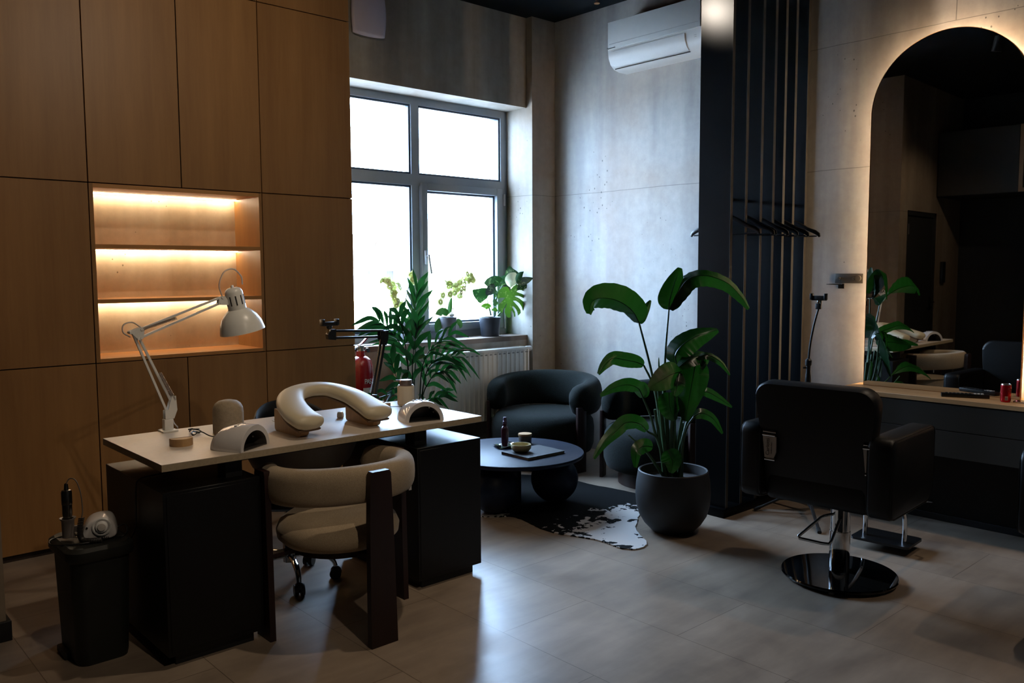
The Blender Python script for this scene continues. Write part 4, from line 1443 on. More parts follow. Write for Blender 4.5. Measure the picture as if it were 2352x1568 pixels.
# ------------------------------------------------------------------ coffee table and what lies on it
TZ = .35
tb = thing('coffee_table', 'low round black coffee table on ball feet', 'table', (3.68, 4.05, 0))
tc = (3.68, 4.05, 0)
sub(MB().lathe([(0, TZ-.03), (.44, TZ-.03), (.457, TZ-.026), (.463, TZ-.012), (.46, TZ-.002), (.455, TZ), (0, TZ)], tc, 80), 'tabletop', BWOOD, tb)
for i in range(3):
    a = math.radians(200+120*i)
    sub(MB().sphere((tc[0]+.27*math.cos(a), tc[1]+.27*math.sin(a), .1635), .156, 32), 'ball_foot', BWOOD, tb)
sub(MB().cyl((tc[0], tc[1], .0075), (tc[0], tc[1], TZ-.03), .05), 'column', BWOOD, tb)
q = atz(1160, 1026, TZ)
tr = MB()
rg = []
for (s_, z) in ((.0, .003), (.06, .003), (.072, .008), (.078, .014), (.072, .012), (.055, .006), (0, .006)):
    rg.append([(q.x+(s_*(1+.12*math.sin(4*a)+.06*math.sin(7*a+1)))*math.cos(a), q.y+(s_*(1+.12*math.sin(4*a)+.06*math.sin(7*a+1)))*math.sin(a), TZ+z*(1+.5*math.sin(3*a))) for a in [2*PI*i/48 for i in range(48)]])
tag(tr.ring(rg[1:-1], True, True).build('tray', CHROME, loc=(q.x, q.y, TZ)), 'small wavy silver tray under the spray bottle', 'tray')
bt = thing('spray_bottle', 'slim plum spray bottle standing on the silver tray', 'bottle', (q.x, q.y, TZ+.008))
PLUM = mat('plum_plastic', '#4a2532', .3, coat=.3, var=(20, .06))
M = Matrix.Rotation(math.radians(38), 4, 'Z')
mb = MB().ring([[(p[0], p[1], z) for p in rrect(-a, a, -b, b, min(a, b)*.5, 5)] for a, b, z in ((.026, .020, 0), (.028, .022, .004), (.028, .022, .115), (.024, .019, .128), (.013, .013, .136), (.013, .013, .15))], M=M)
sub(mb, 'bottle_body', PLUM, bt, world=False)
sub(MB().lathe([(.0125, .15), (.0145, .152), (.0145, .168), (.012, .170), (.012, .192), (.010, .195), (0, .196)], n=24, caps=False), 'spray_cap', mat('plum_cap', '#5d4a5e', .35, var=(20, .05)), bt, world=False)
LM = Matrix.Rotation(math.radians(38), 3, 'Z')
for z, tx, szz in ((.07, 'oway', .012), (.05, 'glossy nectar', .006)):
    pass
pr = MB()
for (z, w) in ((.072, .010), (.055, .016), (.049, .012)):
    pr.box(-w, w*.6, -.0225, -.022, z, z+.0018, M=M)
sub(pr, 'print_lines', mat('print_pink', '#9b7f88', .5, var=(20, .05)), bt, world=False)
q = atz(1206, 1018, TZ)
jr = thing('jar', 'grey glass jar with flat wooden lid behind the cream bowl', 'jar', (q.x, q.y, TZ))
sub(MB().lathe([(0, 0), (.042, 0), (.045, .004), (.045, .052), (.043, .055), (0, .055)], n=36), 'jar_body', mat('smoked_glass', '#57514a', .2, coat=.3, var=(20, .05)), jr, world=False)
sub(MB().lathe([(0, .055), (.046, .055), (.0475, .058), (.0475, .067), (.046, .07), (0, .07)], n=36), 'lid', LWOOD, jr, world=False)
b1, b2, b3 = atz(1152, 1043, TZ), atz(1213, 1058, TZ), atz(1300, 1041, TZ)
bk = thing('book', 'flat black hardback book under the cream bowl', 'book', b2)
u1, u2 = (b1-b2), (b3-b2)
ln1, ln2 = u1.length, u2.length
d1 = u1.normalized()
d2 = Vector((d1.y, -d1.x, 0))
if d2.dot(u2) < 0:
    d2 = -d2


def bp(a, b, z):
    r = b2+d1*a+d2*b
    return (r.x, r.y, TZ+z)


def slab(a0, a1, c0, c1, z0, z1):
    vs = [bp(a, c, z) for z in (z0, z1) for a, c in ((a0, c0), (a1, c0), (a1, c1), (a0, c1))]
    return MB().add(vs, [(0, 1, 2, 3), (4, 5, 6, 7), (0, 1, 5, 4), (1, 2, 6, 5), (2, 3, 7, 6), (3, 0, 4, 7)])


COVER = mat('black_book_cloth', '#16161a', .55, var=(60, .15), bump=(300, .1))
sub(slab(0, ln1, 0, ln2, 0, .002), 'cover', COVER, bk)
sub(slab(0, ln1, 0, ln2, .015, .0175), 'cover', COVER, bk)
sub(slab(ln1-.003, ln1, 0, ln2, .002, .015), 'spine', COVER, bk)
sub(slab(.004, ln1-.003, .004, ln2-.004, .002, .015), 'pages', mat('book_pages', '#8b8177', .8, var=(9, .05), bump=(200, .3, (.1, .1, 8))), bk)
q = atz(1197, 1037, TZ+.0175)
bw = tag(MB().lathe([(0, 0), (.035, 0), (.052, .008), (.064, .024), (.066, .042), (.063, .05), (.060, .05), (.061, .04), (.055, .022), (.03, .012), (0, .011)], n=56, sx=1.0, sy=1.0).build('bowl', mat('cream_bowl', '#bfae84', .5, var=(20, .05), bump=(80, .05)), world=False, loc=(q.x, q.y, TZ+.0178)), 'small cream bowl on the black book', 'bowl')

# ------------------------------------------------------------------ cowhide rug
ro = [(3.20, 4.30), (3.28, 4.10), (3.33, 3.93), (3.45, 3.83), (3.455, 3.70), (3.42, 3.55), (3.415, 3.42), (3.46, 3.27), (3.50, 3.16), (3.50, 3.06), (3.49, 2.98), (3.52, 2.91), (3.60, 2.895), (3.68, 2.935), (3.74, 3.03), (3.82, 3.13), (3.94, 3.22), (4.08, 3.31), (4.28, 3.36), (4.42, 3.46), (4.44, 3.7), (4.40, 4.0), (4.38, 4.3), (4.22, 4.6), (4.0, 4.82), (3.75, 4.72), (3.5, 4.5), (3.3, 4.46)]
P = [Vector((x, y, 0)) for x, y in ro]
pts = []
k = len(P)
rr = random.Random(2)
for i in range(k):
    p0, p1, p2, p3 = P[i-1], P[i], P[(i+1) % k], P[(i+2) % k]
    for j in range(6):
        t = j/6
        v_ = .5*((2*p1)+(p2-p0)*t+(2*p0-5*p1+4*p2-p3)*t*t+(p3-3*p2+3*p1-p0)*t**3)
        pts.append((v_.x+rr.uniform(-.004, .004), v_.y+rr.uniform(-.004, .004)))
mh = bpy.data.materials.new('cowhide')
mh.use_nodes = True
t = NT(mh)
bs = t.n['Principled BSDF']
tcn = t.new('ShaderNodeTexCoord')
sep = t.new('ShaderNodeSeparateXYZ')
t.link(tcn.outputs['Object'], sep.inputs[0])
v = t.coords()


def blob(x, y, r):
    dx = t.math('SUBTRACT', sep.outputs['X'], x)
    dy = t.math('SUBTRACT', sep.outputs['Y'], y)
    d = t.math('SQRT', t.math('ADD', t.math('MULTIPLY', dx, dx), t.math('MULTIPLY', dy, dy)))
    return t.math('SUBTRACT', 1., t.math('DIVIDE', d, r))


w = t.math('MAXIMUM', blob(3.70, 3.12, .34), t.math('MAXIMUM', blob(3.36, 3.98, .14), blob(4.02, 3.36, .2)))
nz = t.math('SUBTRACT', t.noise(v, 13, 4, .6, .6), .5)
nb = t.math('SUBTRACT', t.noise(t.coords((1, 1, 1), (4, 2, 0)), 22, 2, .5), .5)
val = t.math('ADD', w, t.math('ADD', t.math('MULTIPLY', nz, 2.6), t.math('MULTIPLY', nb, 1.6)))
fac = t.ramp(val, [(.16, 0.), (.20, 1.)])
t.link(t.mix(fac, '#040404', '#cbc6c2'), bs.inputs['Base Color'])
bs.inputs['Roughness'].default_value = .85
bs.inputs['Specular IOR Level'].default_value = .12
t.link(t.bump(t.noise(t.coords((1, 4, 1)), 160, 3), .4, .004), bs.inputs['Normal'])
tag(MB().prism(pts, .0005, .007, 'z').build('cowhide_rug', mh, smooth=0), 'black and white cowhide rug under the coffee table', 'rug')

# ------------------------------------------------------------------ bird of paradise plant
pc = Vector((3.98, 2.985, 0))
bpz = thing('bird_of_paradise', 'tall bird of paradise plant in a round anthracite pot', 'plant', pc)
sub(MB().lathe([(0, 0), (.11, 0), (.125, .006), (.168, .05), (.198, .10), (.214, .16), (.219, .22), (.215, .29), (.206, .345), (.204, .36), (.198, .364), (.190, .36), (.192, .30), (.19, .27), (0, .265)], pc, 72), 'pot', POT, bpz)
sub(MB().lathe([(0, .315), (.1, .312), (.193, .305)], pc, 40), 'soil', SOIL, bpz)


def s2(x, y, Y):
    return at(1300+x/2.3065, 580+y/2.3065, Y)


LV = [  # stem control points, blade control points (x, y, Y), half width, roll, fold
    ([(510, 1100), (500, 900), (455, 640), (388, 374)], [(388, 374, 2.98), (352, 310, 2.96), (280, 258, 2.93), (190, 240, 2.90), (138, 262, 2.87), (124, 325, 2.86)], .075, .55, .45),
    (None, [(388, 374, 2.98), (402, 330, 2.99), (425, 290, 3.0), (448, 252, 3.01)], .028, .2, .3),
    ([(530, 1100), (520, 850), (525, 560), (545, 300)], [(542, 302, 2.96), (552, 240, 2.95), (575, 160, 2.94), (604, 80, 2.93)], .062, .1, .25),
    (None, [(545, 298, 2.96), (590, 215, 2.92), (650, 140, 2.86), (740, 122, 2.80), (850, 158, 2.74), (925, 230, 2.70), (970, 297, 2.68)], .058, .75, .35),
    ([(570, 1100), (575, 850), (585, 590)], [(585, 592, 2.93), (580, 540, 2.92), (615, 490, 2.90), (680, 448, 2.87), (745, 425, 2.84), (806, 408, 2.82)], .07, .45, .3),
    ([(500, 1100), (490, 850), (460, 700), (412, 597)], [(412, 597, 3.0), (370, 580, 2.98), (310, 568, 2.95), (250, 560, 2.92), (205, 595, 2.89), (172, 643, 2.87)], .036, .3, .25),
    ([(505, 1100), (480, 980), (450, 870), (408, 768)], [(408, 768, 2.95), (385, 722, 2.93), (330, 700, 2.90), (255, 715, 2.87), (182, 758, 2.84)], .034, .4, .2),
    (None, [(408, 765, 2.95), (415, 735, 2.95), (412, 708, 2.94), (400, 685, 2.94)], .026, .2, .3),
    ([(550, 1100), (560, 900), (600, 640)], [(610, 630, 2.86), (560, 645, 2.83), (500, 680, 2.80), (440, 716, 2.78)], .062, .25, .25),
    (None, [(600, 632, 2.86), (590, 680, 2.84), (585, 720, 2.83), (575, 758, 2.82)], .045, .3, .25),
    ([(600, 1100), (620, 850), (690, 600)], [(690, 555, 2.84), (675, 650, 2.82), (655, 760, 2.81), (630, 892, 2.80)], .078, .15, .2),
    (None, [(600, 605, 2.86), (650, 565, 2.84), (700, 548, 2.82), (740, 560, 2.80), (720, 620, 2.79)], .045, .7, .3),
    (None, [(690, 560, 2.82), (750, 542, 2.78), (820, 580, 2.74), (870, 648, 2.72)], .026, .8, .3),
    ([(560, 1100), (570, 980), (560, 760)], [(545, 740, 2.90), (548, 800, 2.89), (560, 850, 2.88), (580, 888, 2.87)], .055, .2, .2),
    ([(620, 1100), (640, 900), (720, 740)], [(715, 742, 2.86), (750, 738, 2.84), (810, 770, 2.81), (880, 818, 2.78)], .028, .4, .25),
    ([(610, 1100), (630, 960), (680, 862)], [(675, 868, 2.84), (720, 850, 2.82), (780, 880, 2.79), (830, 958, 2.77)], .030, .4, .25),
    ([(505, 1130), (490, 1000), (430, 945)], [(430, 945, 2.90), (385, 905, 2.87), (320, 900, 2.84), (265, 945, 2.81), (200, 1010, 2.79), (148, 1090, 2.77)], .036, .35, .25),
    ([(500, 1160), (430, 1060), (330, 965)], [(460, 1030, 2.88), (415, 1025, 2.85), (375, 1050, 2.82), (368, 1138, 2.80)], .036, .2, .2),
    ([(600, 1170), (570, 1110), (545, 1050)], [(540, 1045, 2.86), (560, 1090, 2.84), (565, 1120, 2.83), (556, 1166, 2.82)], .050, .15, .2),
    (None, [(492, 640, 2.97), (493, 610, 2.97), (492, 580, 2.97), (491, 555, 2.97)], .004, 0, .3)]
for (sp, bl, w, roll, fold) in LV:
    mb = leaf(MB(), [s2(x, y, Y) for x, y, Y in bl], w*(1.18 if w > .03 else 1.1), 'paddle', roll, fold, wave=.035, n=8, cols=7)
    B = [s2(x, y, Y) for x, y, Y in bl]
    mr = bez(B, 6)
    mb.tube(mr, [.0032*(1-.8*i/(len(mr)-1)) for i in range(len(mr))], 5)
    sub(mb, 'leaf', LEAFB, bpz)
    if sp:
        k = len(sp)
        end = bl[0]
        c = [Vector((pc.x+rr.uniform(-.06, .06), pc.y+rr.uniform(-.04, .04), .30))]
        c += [s2(x, y, pc.y+(end[2]-pc.y)*(i+1)/k-.0) for i, (x, y) in enumerate(sp)][1:]
        q = bez(c, 8)
        sub(MB().tube(q, [.010*(1-.5*i/(len(q)-1)) for i in range(len(q))], 8), 'stem', STEM, bpz)
for (xa, ya, xb, yb, w) in ((520, 1130, 488, 700, .016), (545, 1140, 520, 720, .017), (570, 1150, 575, 760, .014), (620, 1150, 615, 900, .02), (500, 1130, 470, 830, .013)):
    a, b_ = s2(xa, ya, 2.97), s2(xb, yb, 2.95)
    a = Vector((a.x*.6+pc.x*.4, a.y, .30))
    sub(MB().tube([a.lerp(b_, i/8) for i in range(9)], [w*(1-.45*i/8) for i in range(9)], 10), 'stem', STEM, bpz)

# ------------------------------------------------------------------ slatted partition, rail, hangers
spt = thing('slat_partition', 'black partition of tall upright boards beside the mirror wall', 'partition', (4.88, 3.03, 0))
SX = (4.425, 4.584, 4.752, 4.895, 5.018, 5.144, 5.302)
for x in SX:
    bd = sub(MB().box(x, x+.026, 2.9195, 3.145, .055, ZC-.002), 'board', PLATE, spt)
    sub(MB().box(x, x+.026, 2.918, 2.9195, .055, ZC-.002).box(x, x+.026, 3.145, 3.1462, .055, ZC-.002), 'edge_band', EDGEB, bd)
sub(MB().box(4.39, 5.329, 2.905, 3.15, 0, .055, .002), 'plinth', PLATE, spt)
sub(MB().cyl((4.426, 3.012, 1.965), (5.328, 3.012, 1.965), .010), 'rail', BLACKM, spt)
sub(MB().cyl((5.170, 2.955, 1.936), (5.184, 2.955, 1.936), .006).sphere((5.19, 2.955, 1.936), .012, 14), 'knob', mat('cream_knob', '#b3a384', .4, var=(20, .03)), spt)
sub(MB().cyl((4.610, 2.955, 1.94), (4.624, 2.955, 1.94), .006).sphere((4.63, 2.955, 1.94), .011, 14), 'knob', mat('dark_knob', '#34312c', .4, var=(20, .03)), spt)
HY = 3.012


def hanger(x, first, label, tw=0.):
    if first is None:
        o = thing('coat_hanger', label, 'hanger', (x, HY, 1.965), 0, 'black coat hangers on the partition rail')
        mb = MB()
        arm = [(0, .0, -.098), (0, .03, -.104), (0, .09, -.130), (0, .16, -.168), (0, .215, -.190), (0, .238, -.205), (0, .246, -.222)]
        full = [(x_, -y_, z_) for x_, y_, z_ in reversed(arm)]+arm[1:]
        wd = [.005, .007, .009, .011, .012, .013, .013, .013, .012, .011, .009, .007, .005]
        ht = [.006, .012, .014, .012, .012, .014, .018, .014, .012, .012, .014, .012, .006]
        mb.sweep(full, wd, ht, n=10, power=3)
        sub(mb, 'shoulder', BLACKP, o, world=False)
        sub(MB().cyl((0, -.225, -.216), (0, .225, -.216), .0045, n=10), 'bar', BLACKP, o, world=False)
        hk = [(0, .0, -.09), (0, 0, -.05)]+[(0, .018*math.sin(a)-.0, -.005+.0+.018*math.cos(a)-.001) for a in [PI*(.95-i*.16) for i in range(11)]]
        sub(MB().tube(bez(hk, 3), .0019, 6), 'hook', CHROME, o, world=False)
        first = o
    else:
        o = copy_tree(first)
        o.location.x = x
        tag(o, label, 'hanger', 'black coat hangers on the partition rail')
    o.rotation_euler = (0, 0, tw)
    return o


h0 = hanger(4.507, None, 'black coat hanger nearest the front board, its tip past the back of the partition')
hanger(4.66, h0, 'black coat hanger in the second gap, catching blue window light', .03)
hanger(4.70, h0, 'black coat hanger in the second gap, on its right', -.02)
hanger(4.83, h0, 'black coat hanger in the third gap of the partition', .02)
hanger(4.955, h0, 'black coat hanger in the fourth gap', -.02)
hanger(5.08, h0, 'black coat hanger in the fifth gap', .02)
hanger(5.235, h0, 'black coat hanger nearest the mirror wall, its tip against the pale concrete', -.03)

# ------------------------------------------------------------------ switch plate and dryer holder on the mirror wall
sw = thing('switch_plate', 'grey metal switch plate with two small buttons and a dial', 'switch', (XW, 2.608, 1.44))
sub(MB().box(XW-.006, XW, 2.514, 2.702, 1.440, 1.503, .002), 'plate', mat('gunmetal', '#615a52', .35, .7, var=(40, .05)), sw)
GM = mat('gunmetal_knob', '#7d7468', .3, .8, var=(40, .05))
sub(MB().cyl((XW-.006, 2.67, 1.472), (XW-.016, 2.67, 1.472), .008), 'button', GM, sw)
sub(MB().cyl((XW-.006, 2.574, 1.472), (XW-.016, 2.574, 1.472), .008), 'button', GM, sw)
sub(MB().cyl((XW-.006, 2.542, 1.472), (XW-.020, 2.542, 1.472), .019, .018, n=32), 'dial', GM, sw)
dh = thing('dryer_holder', 'thin flat metal dryer holder below the switch plate', 'holder', (XW, 2.66, 1.43))
ring_ = []
for i in range(25):
    a = math.radians(-60+300*i/24)
    ring_.append((a,))
mb = MB()
rg = [[(XW-.085+r*math.cos(a[0]), 2.66+r*math.sin(a[0]), z) for (r, z) in ((.042, 1.432), (.055, 1.432), (.055, 1.4365), (.042, 1.4365))] for a in ring_]
mb.ring(rg)
mb.box(XW-.035, XW, 2.645, 2.675, 1.432, 1.4365).box(XW-.003, XW, 2.64, 2.68, 1.405, 1.4365)
sub(mb, 'ring', mat('dark_metal', '#3b352f', .3, .9, var=(40, .05)), dh)

# ------------------------------------------------------------------ gooseneck phone tripod
tx, ty = 4.90, 2.645
tpd = thing('phone_tripod', 'black folding tripod with gooseneck phone clamp behind the salon chair', 'tripod', (tx, ty, 0))
for (ex_, ey_) in ((4.682, 2.864), (4.545, 2.36), (5.21, 2.52)):
    A, B = Vector((tx, ty, .155)), Vector((ex_, ey_, .012))
    lg = sub(MB().sweep([A, B], .010, .007, power=4, n=8), 'leg', BLACKM, tpd)
    mid = A.lerp(B, .55)
    sub(MB().sweep([Vector((tx, ty, .075)), mid], .007, .004, power=4, n=8), 'brace', BLACKM, lg)
    sub(MB().sweep([B+(A-B).normalized()*.03, B-(A-B).normalized()*.01], .013, .010, power=3, n=8), 'rubber_foot', GASKET, lg)
sub(MB().cyl((tx, ty, .06), (tx, ty, .175), .019).cyl((tx, ty, .17), (tx, ty, .80), .012).cyl((tx, ty, .80), (tx, ty, .87), .010), 'pole', BLACKM, tpd)
sub(MB().cyl((tx, ty, .055), (tx, ty, .085), .026).cyl((tx, ty, .14), (tx, ty, .178), .026), 'collar', BLACKM, tpd)
sub(MB().lathe([(0, .82), (.017, .82), (.019, .835), (.017, .87), (.014, .90), (.015, .93), (.02, .935), (.02, .965), (.012, .975), (0, .975)], (tx, ty, 0), 20).cyl((tx, ty, .918), (tx-.02, ty+.025, .918), .006), 'locking_knob', BLACKP, tpd)
gp = bez([(tx, ty, .97), (tx, ty-.008, 1.06), (tx-.003, ty-.03, 1.18), (tx-.006, ty-.06, 1.29)], 30)
sub(MB().tube(gp, [.0065+.0008*(i % 2) for i in range(len(gp))], 8), 'gooseneck', mat('gooseneck_black', '#1b1a19', .4, .4, var=(40, .1)), tpd)
g = gp[-1]
cm = MB().box(g.x-.012, g.x+.012, g.y-.016, g.y+.016, g.z-.004, g.z+.032, .004)
cm.box(g.x-.012, g.x+.010, g.y-.052, g.y+.044, g.z+.050, g.z+.080, .004)
cm.box(g.x-.020, g.x+.008, g.y-.056, g.y-.042, g.z+.054, g.z+.094, .003).box(g.x-.020, g.x+.008, g.y+.036, g.y+.050, g.z+.054, g.z+.094, .003)
sub(cm, 'phone_clamp', BLACKP, tpd)
sub(MB().box(g.x-.008, g.x+.008, g.y-.020, g.y+.004, g.z+.028, g.z+.052, .002), 'clamp_joint', CHROME, tpd)


# ------------------------------------------------------------------ salon chairs
def salon_chair(label, loc, rz):
    o = thing('salon_chair', label, 'chair', loc, rz, 'black salon chairs at the vanity')
    sub(MB().lathe([(0, .012), (.262, .012), (.273, .016), (.276, .024), (.272, .031), (.20, .036), (.06, .040), (0, .041)], n=80), 'base_disc', mat('black_chrome', '#1a1b1d', .06, .9, coat=.5, var=(9, .05)), o, world=False)
    for i in range(6):
        a = math.radians(15+60*i)
        sub(MB().cyl((.245*math.cos(a), .245*math.sin(a), 0), (.245*math.cos(a), .245*math.sin(a), .013), .013, n=14), 'foot', mat('clear_foot', '#a9a39b', .4, var=(20, .05)), o, world=False)
    sub(MB().lathe([(.046, .035), (.049, .04), (.049, .24), (.047, .242), (.047, .41), (.0, .41)], n=40, caps=False), 'column', CHROME, o, world=False)
    sub(MB().box(-.0485, -.040, -.030, -.008, .245, .36), 'lever_slot', BLACKM, o, world=False)
    lv = bez([(-.035, -.024, .335), (-.075, -.03, .338), (-.085, -.028, .332)], 3)
    lp = [(-.045, -.02, .31), (-.085, -.03, .315), (-.185, -.035, .235), (-.20, -.03, .225), (-.205, .0, .223), (-.205, .115, .223), (-.195, .125, .228), (-.10, .055, .315), (-.085, .046, .322), (-.03, .035, .32)]
    sub(MB().tube(lp, .0075, 10), 'pump_lever', CHROME, o, world=False)
    sub(MB().box(-.20, .14, -.20, .20, .40, .428, .004), 'seat_plate', BLACKM, o, world=False)
    sub(MB().box(-.31, .195, -.254, .254, .42, .575, .035, 4), 'seat', LEATHER, o, world=False)
    # back leans slightly away from the mirror
    BM_ = Matrix.Translation((-.262, 0, .52)) @ Matrix.Rotation(math.radians(-7), 4, 'Y')
    out = [(-.250, -.07), (.250, -.07), (.262, .20), (.274, .27), (.284, .34)]
    out += [(.215+.075*math.cos(PI/2*i_/8), .41+.075*math.sin(PI/2*i_/8)) for i_ in range(9)]
    out += [(-.215-.075*math.sin(PI/2*i_/8), .41+.075*math.cos(PI/2*i_/8)) for i_ in range(9)]
    out += [(-.284, .34), (-.274, .27), (-.262, .20)]
    mb = MB()
    rg = []
    for (s_, x) in ((.93, -.045), (.975, -.043), (1.0, -.028), (1.0, .028), (.975, .043), (.93, .046)):
        rg.append([(x, a*s_, (c-.21)*(s_ if abs(a) < 9 else 1)+.21) for a, c in out])
    mb.ring(rg, M=BM_)
    sub(mb, 'backrest', LEATHER, o, world=False, smooth=50)
    for sg in (-1, 1):
        y0, y1 = (.255, .362) if sg > 0 else (-.365, -.250)
        out = rrect(-.355, .205, .425, .790, [.09, .035, .05, .05], 6)
        mb = MB()
        rg = []
        for (ins, yy) in ((.018, y0), (.004, y0+.006), (0, y0+.018), (0, y1-.018), (.004, y1-.006), (.018, y1)):
            cx_, cz_ = -.08, .61
            rg.append([(a+(-ins if a > cx_ else ins), yy, c+(-ins if c > cz_ else ins)) for a, c in out])
        mb.ring(rg)
        ar = sub(mb, 'armrest', LEATHER, o, world=False, smooth=50)
        for yy in (y0+.004, y1-.004):
            ol = [(a+(-.005 if a > cx_ else .005), yy, c+(-.005 if c > cz_ else .005)) for a, c in out]
            sub(MB().tube(ol, .0022, 5, closed=True), 'piping', LEATHER, ar, world=False)
        # chrome bracket with white maker's plate behind the arm
        yb = .212 if sg > 0 else -.268
        bx = -.345
        br = sub(MB().cyl((bx, yb-.033, .742), (bx, yb+.033, .742), .009, n=16).cyl((bx+.006, yb-.033, .756), (bx+.006, yb+.033, .756), .008, n=16).cyl((bx+.012, yb-.026, .622), (bx+.012, yb+.026, .622), .009, n=16).box(bx+.006, bx+.04, yb-.02, yb+.02, .625, .75), 'bracket', CHROME, o, world=False)
        sub(MB().prism([(yb-.024*1, .632), (yb+.022, .632), (yb+.033, .735), (yb-.036, .735), (yb-.036, .66)], bx-.003, bx+.004, 'x'), 'maker_plate', mat('plate_white', '#a39b92', .4, var=(20, .04)), o, world=False)
        text('Carlotti', .026, TEXTD, br, (bx-.0036, yb+.006, .684), (PI/2, -PI/2, -PI/2), 'lettering', .0003)
        text('MADE IN ITALY', .0085, TEXTD, br, (bx-.0036, yb-.013, .68), (PI/2, -PI/2, -PI/2), 'lettering', .0003)
    fp = MB().ring([[(p[0], p[1], z) for p in rrect(.515, .745, -.155, .155, .025, 6)] for z in (.045, .058)])
    fr_ = sub(fp, 'footrest', BLACKP, o, world=False)
    for y in (-.105, .105):
        sub(MB().tube(bez([(.60, y, .058), (.605, y, .14), (.58, y, .22), (.46, y, .33), (.14, y, .44)], 7), .013, 12), 'footrest_strut', CHROME, fr_, world=False)
    sub(MB().tube([(.50, -.235, .336), (.60, -.235, .31), (.61, -.20, .305)], .009, 10).tube([(.12, -.235, .445), (.52, -.235, .33)], .009, 10), 'leg_bar', CHROME, o, world=False)
    return o


sc1 = salon_chair('black salon chair on a chrome column, facing the arched mirror', (3.955, 1.945, 0), math.radians(4))
sc2 = copy_tree(sc1)
sc2.location = (4.2, .775, 0)
sc2.rotation_euler = (0, 0, math.radians(0))
tag(sc2, 'black salon chair cut off by the right edge of the picture', 'chair', 'black salon chairs at the vanity')

# ------------------------------------------------------------------ vanity
va = thing('vanity', 'floating vanity with oak top and two rows of dark drawers', 'vanity', (5.15, 1.0, .46))
VY0, VY1 = -.6, 2.51
sub(MB().box(4.978, XW-.001, VY0, VY1, .774, .80, .0015, 1), 'countertop', OAKY, va)
sub(MB().box(5.0, XW-.001, VY0+.01, VY1-.012, .47, .772), 'carcass', BLACKM, va)
sub(MB().box(XW-.012, XW-.001, VY0, VY1, .045, .47), 'back_sheet', mat('vanity_shade_brown', '#12100d', .4, spec=.25, var=(3, .25)), va)  # deep shade under the vanity, put in as a dark sheet on the wall
for (z0, z1) in ((.466, .6165), (.6205, .766)):
    for (y0, y1) in ((VY0+.008, .80), (.804, VY1-.01)):
        sub(MB().box(4.982, 5.0, y0, y1, z0, z1, .001, 1), 'drawer', DARKW, va)

# arched mirror
mi = thing('arched_mirror', 'tall backlit arched mirror with thin copper edge on the vanity', 'mirror', (5.23, 1.998, .80), math.radians(1.25))
AH, AR = 1.668, .4425


def archo(r, zb, base=.003):
    return [(-r, base), (r, base)]+[(r*math.cos(PI*i/64), zb+r*math.sin(PI*i/64)) for i in range(65)]


sub(MB().prism(archo(AR-.002, AH), -.003, 0, 'x'), 'glass', MIRRORM, mi, world=False)
o_, i_ = archo(AR, AH, .001), archo(AR-.0022, AH, .0032)
mb = MB()
n_ = len(o_)
vs = [(-.005, y, z) for y, z in o_]+[(-.005, y, z) for y, z in i_]+[(.02, y, z) for y, z in o_]+[(.02, y, z) for y, z in i_]
fs = []
for i in range(n_):
    j = (i+1) % n_
    fs += [(i, j, n_+j, n_+i), (i, 2*n_+i, 2*n_+j, j), (2*n_+i, 3*n_+i, 3*n_+j, 2*n_+j), (n_+i, n_+j, 3*n_+j, 3*n_+i)]
mb.add(vs, fs)
sub(mb, 'rim', COPPER, mi, world=False)
sub(MB().prism(archo(AR-.004, AH, .004), .001, .018, 'x'), 'backing', BLACKM, mi, world=False)
sub(MB().prism(archo(AR-.075, AH, .06), .018, .083, 'x'), 'spacer', mat('spacer_white', '#a8a296', .7, var=(9, .03)), mi, world=False)
led = [(.055, y, z) for y, z in archo(AR-.068, AH, .03)[2:]]
led = [(.055, AR-.068, .03)]+led+[(.055, -(AR-.068), .03)]
sub(MB().tube(led, .0055, 6), 'light_strip', LEDM, mi, world=False)

# things on the vanity
VZ = .80
r0_, r1_ = Vector((5.045, 1.885, VZ)), Vector((5.175, 1.70, VZ))
an = math.atan2(1.69-1.90, 5.165-5.075)
rm = thing('remote_control', 'long black remote control with white keys on the oak top', 'remote', (5.115, 1.80, VZ), math.atan2(-.225, .10))
sub(MB().box(-.122, .122, -.022, .022, 0, .022, .004), 'case', BLACKP, rm, world=False)
kb = MB()
for i in range(7):
    for j in range(3):
        kb.box(-.10+.02*i, -.088+.02*i, -.016+.012*j, -.008+.012*j, .0215, .0245)
sub(kb, 'keys', GASKET, rm, world=False)
kb = MB()
for i in range(3):
    for j in range(3):
        kb.box(.045+.018*i, .057+.018*i, -.016+.012*j, -.008+.012*j, .0215, .025)
sub(kb, 'white_keys', TEXTW, rm, world=False)
cq = Vector((5.098, 1.585, VZ))
cn_ = thing('drink_can', 'short red drink can on the oak top beside the phone', 'can', cq)
sub(MB().lathe([(0, .004), (.018, .002), (.022, 0), (.0255, .006), (.0265, .012), (.0265, .088), (.0255, .094)], n=44, caps=False), 'can_body', REDCAN, cn_, world=False)
sub(MB().lathe([(.0255, .094), (.024, .099), (.0235, .1005), (.0225, .1), (.022, .098), (0, .0975)], n=44, caps=False).box(-.008, .008, -.012, .006, .098, .0998, .0008), 'lid', mat('aluminium', '#c9c5c2', .25, .9, var=(20, .03)), cn_, world=False)
av = math.atan2(-cq.y, -cq.x)
sub(curved_rect(MB(), (0, 0), .0268, av-.12, av+.42, .012, .034), 'barcode_field', mat('barcode_pale', '#b8a7a4', .5, var=(20, .04)), cn_, world=False, recalc=False)
kb = MB()
for i in range(9):
    a = av-.07+.05*i
    curved_rect(kb, (0, 0), .02695, a, a+(.018 if i % 3 else .03), .015, .027, 2)
sub(kb, 'barcode', TEXTD, cn_, world=False, recalc=False)
sw_ = []
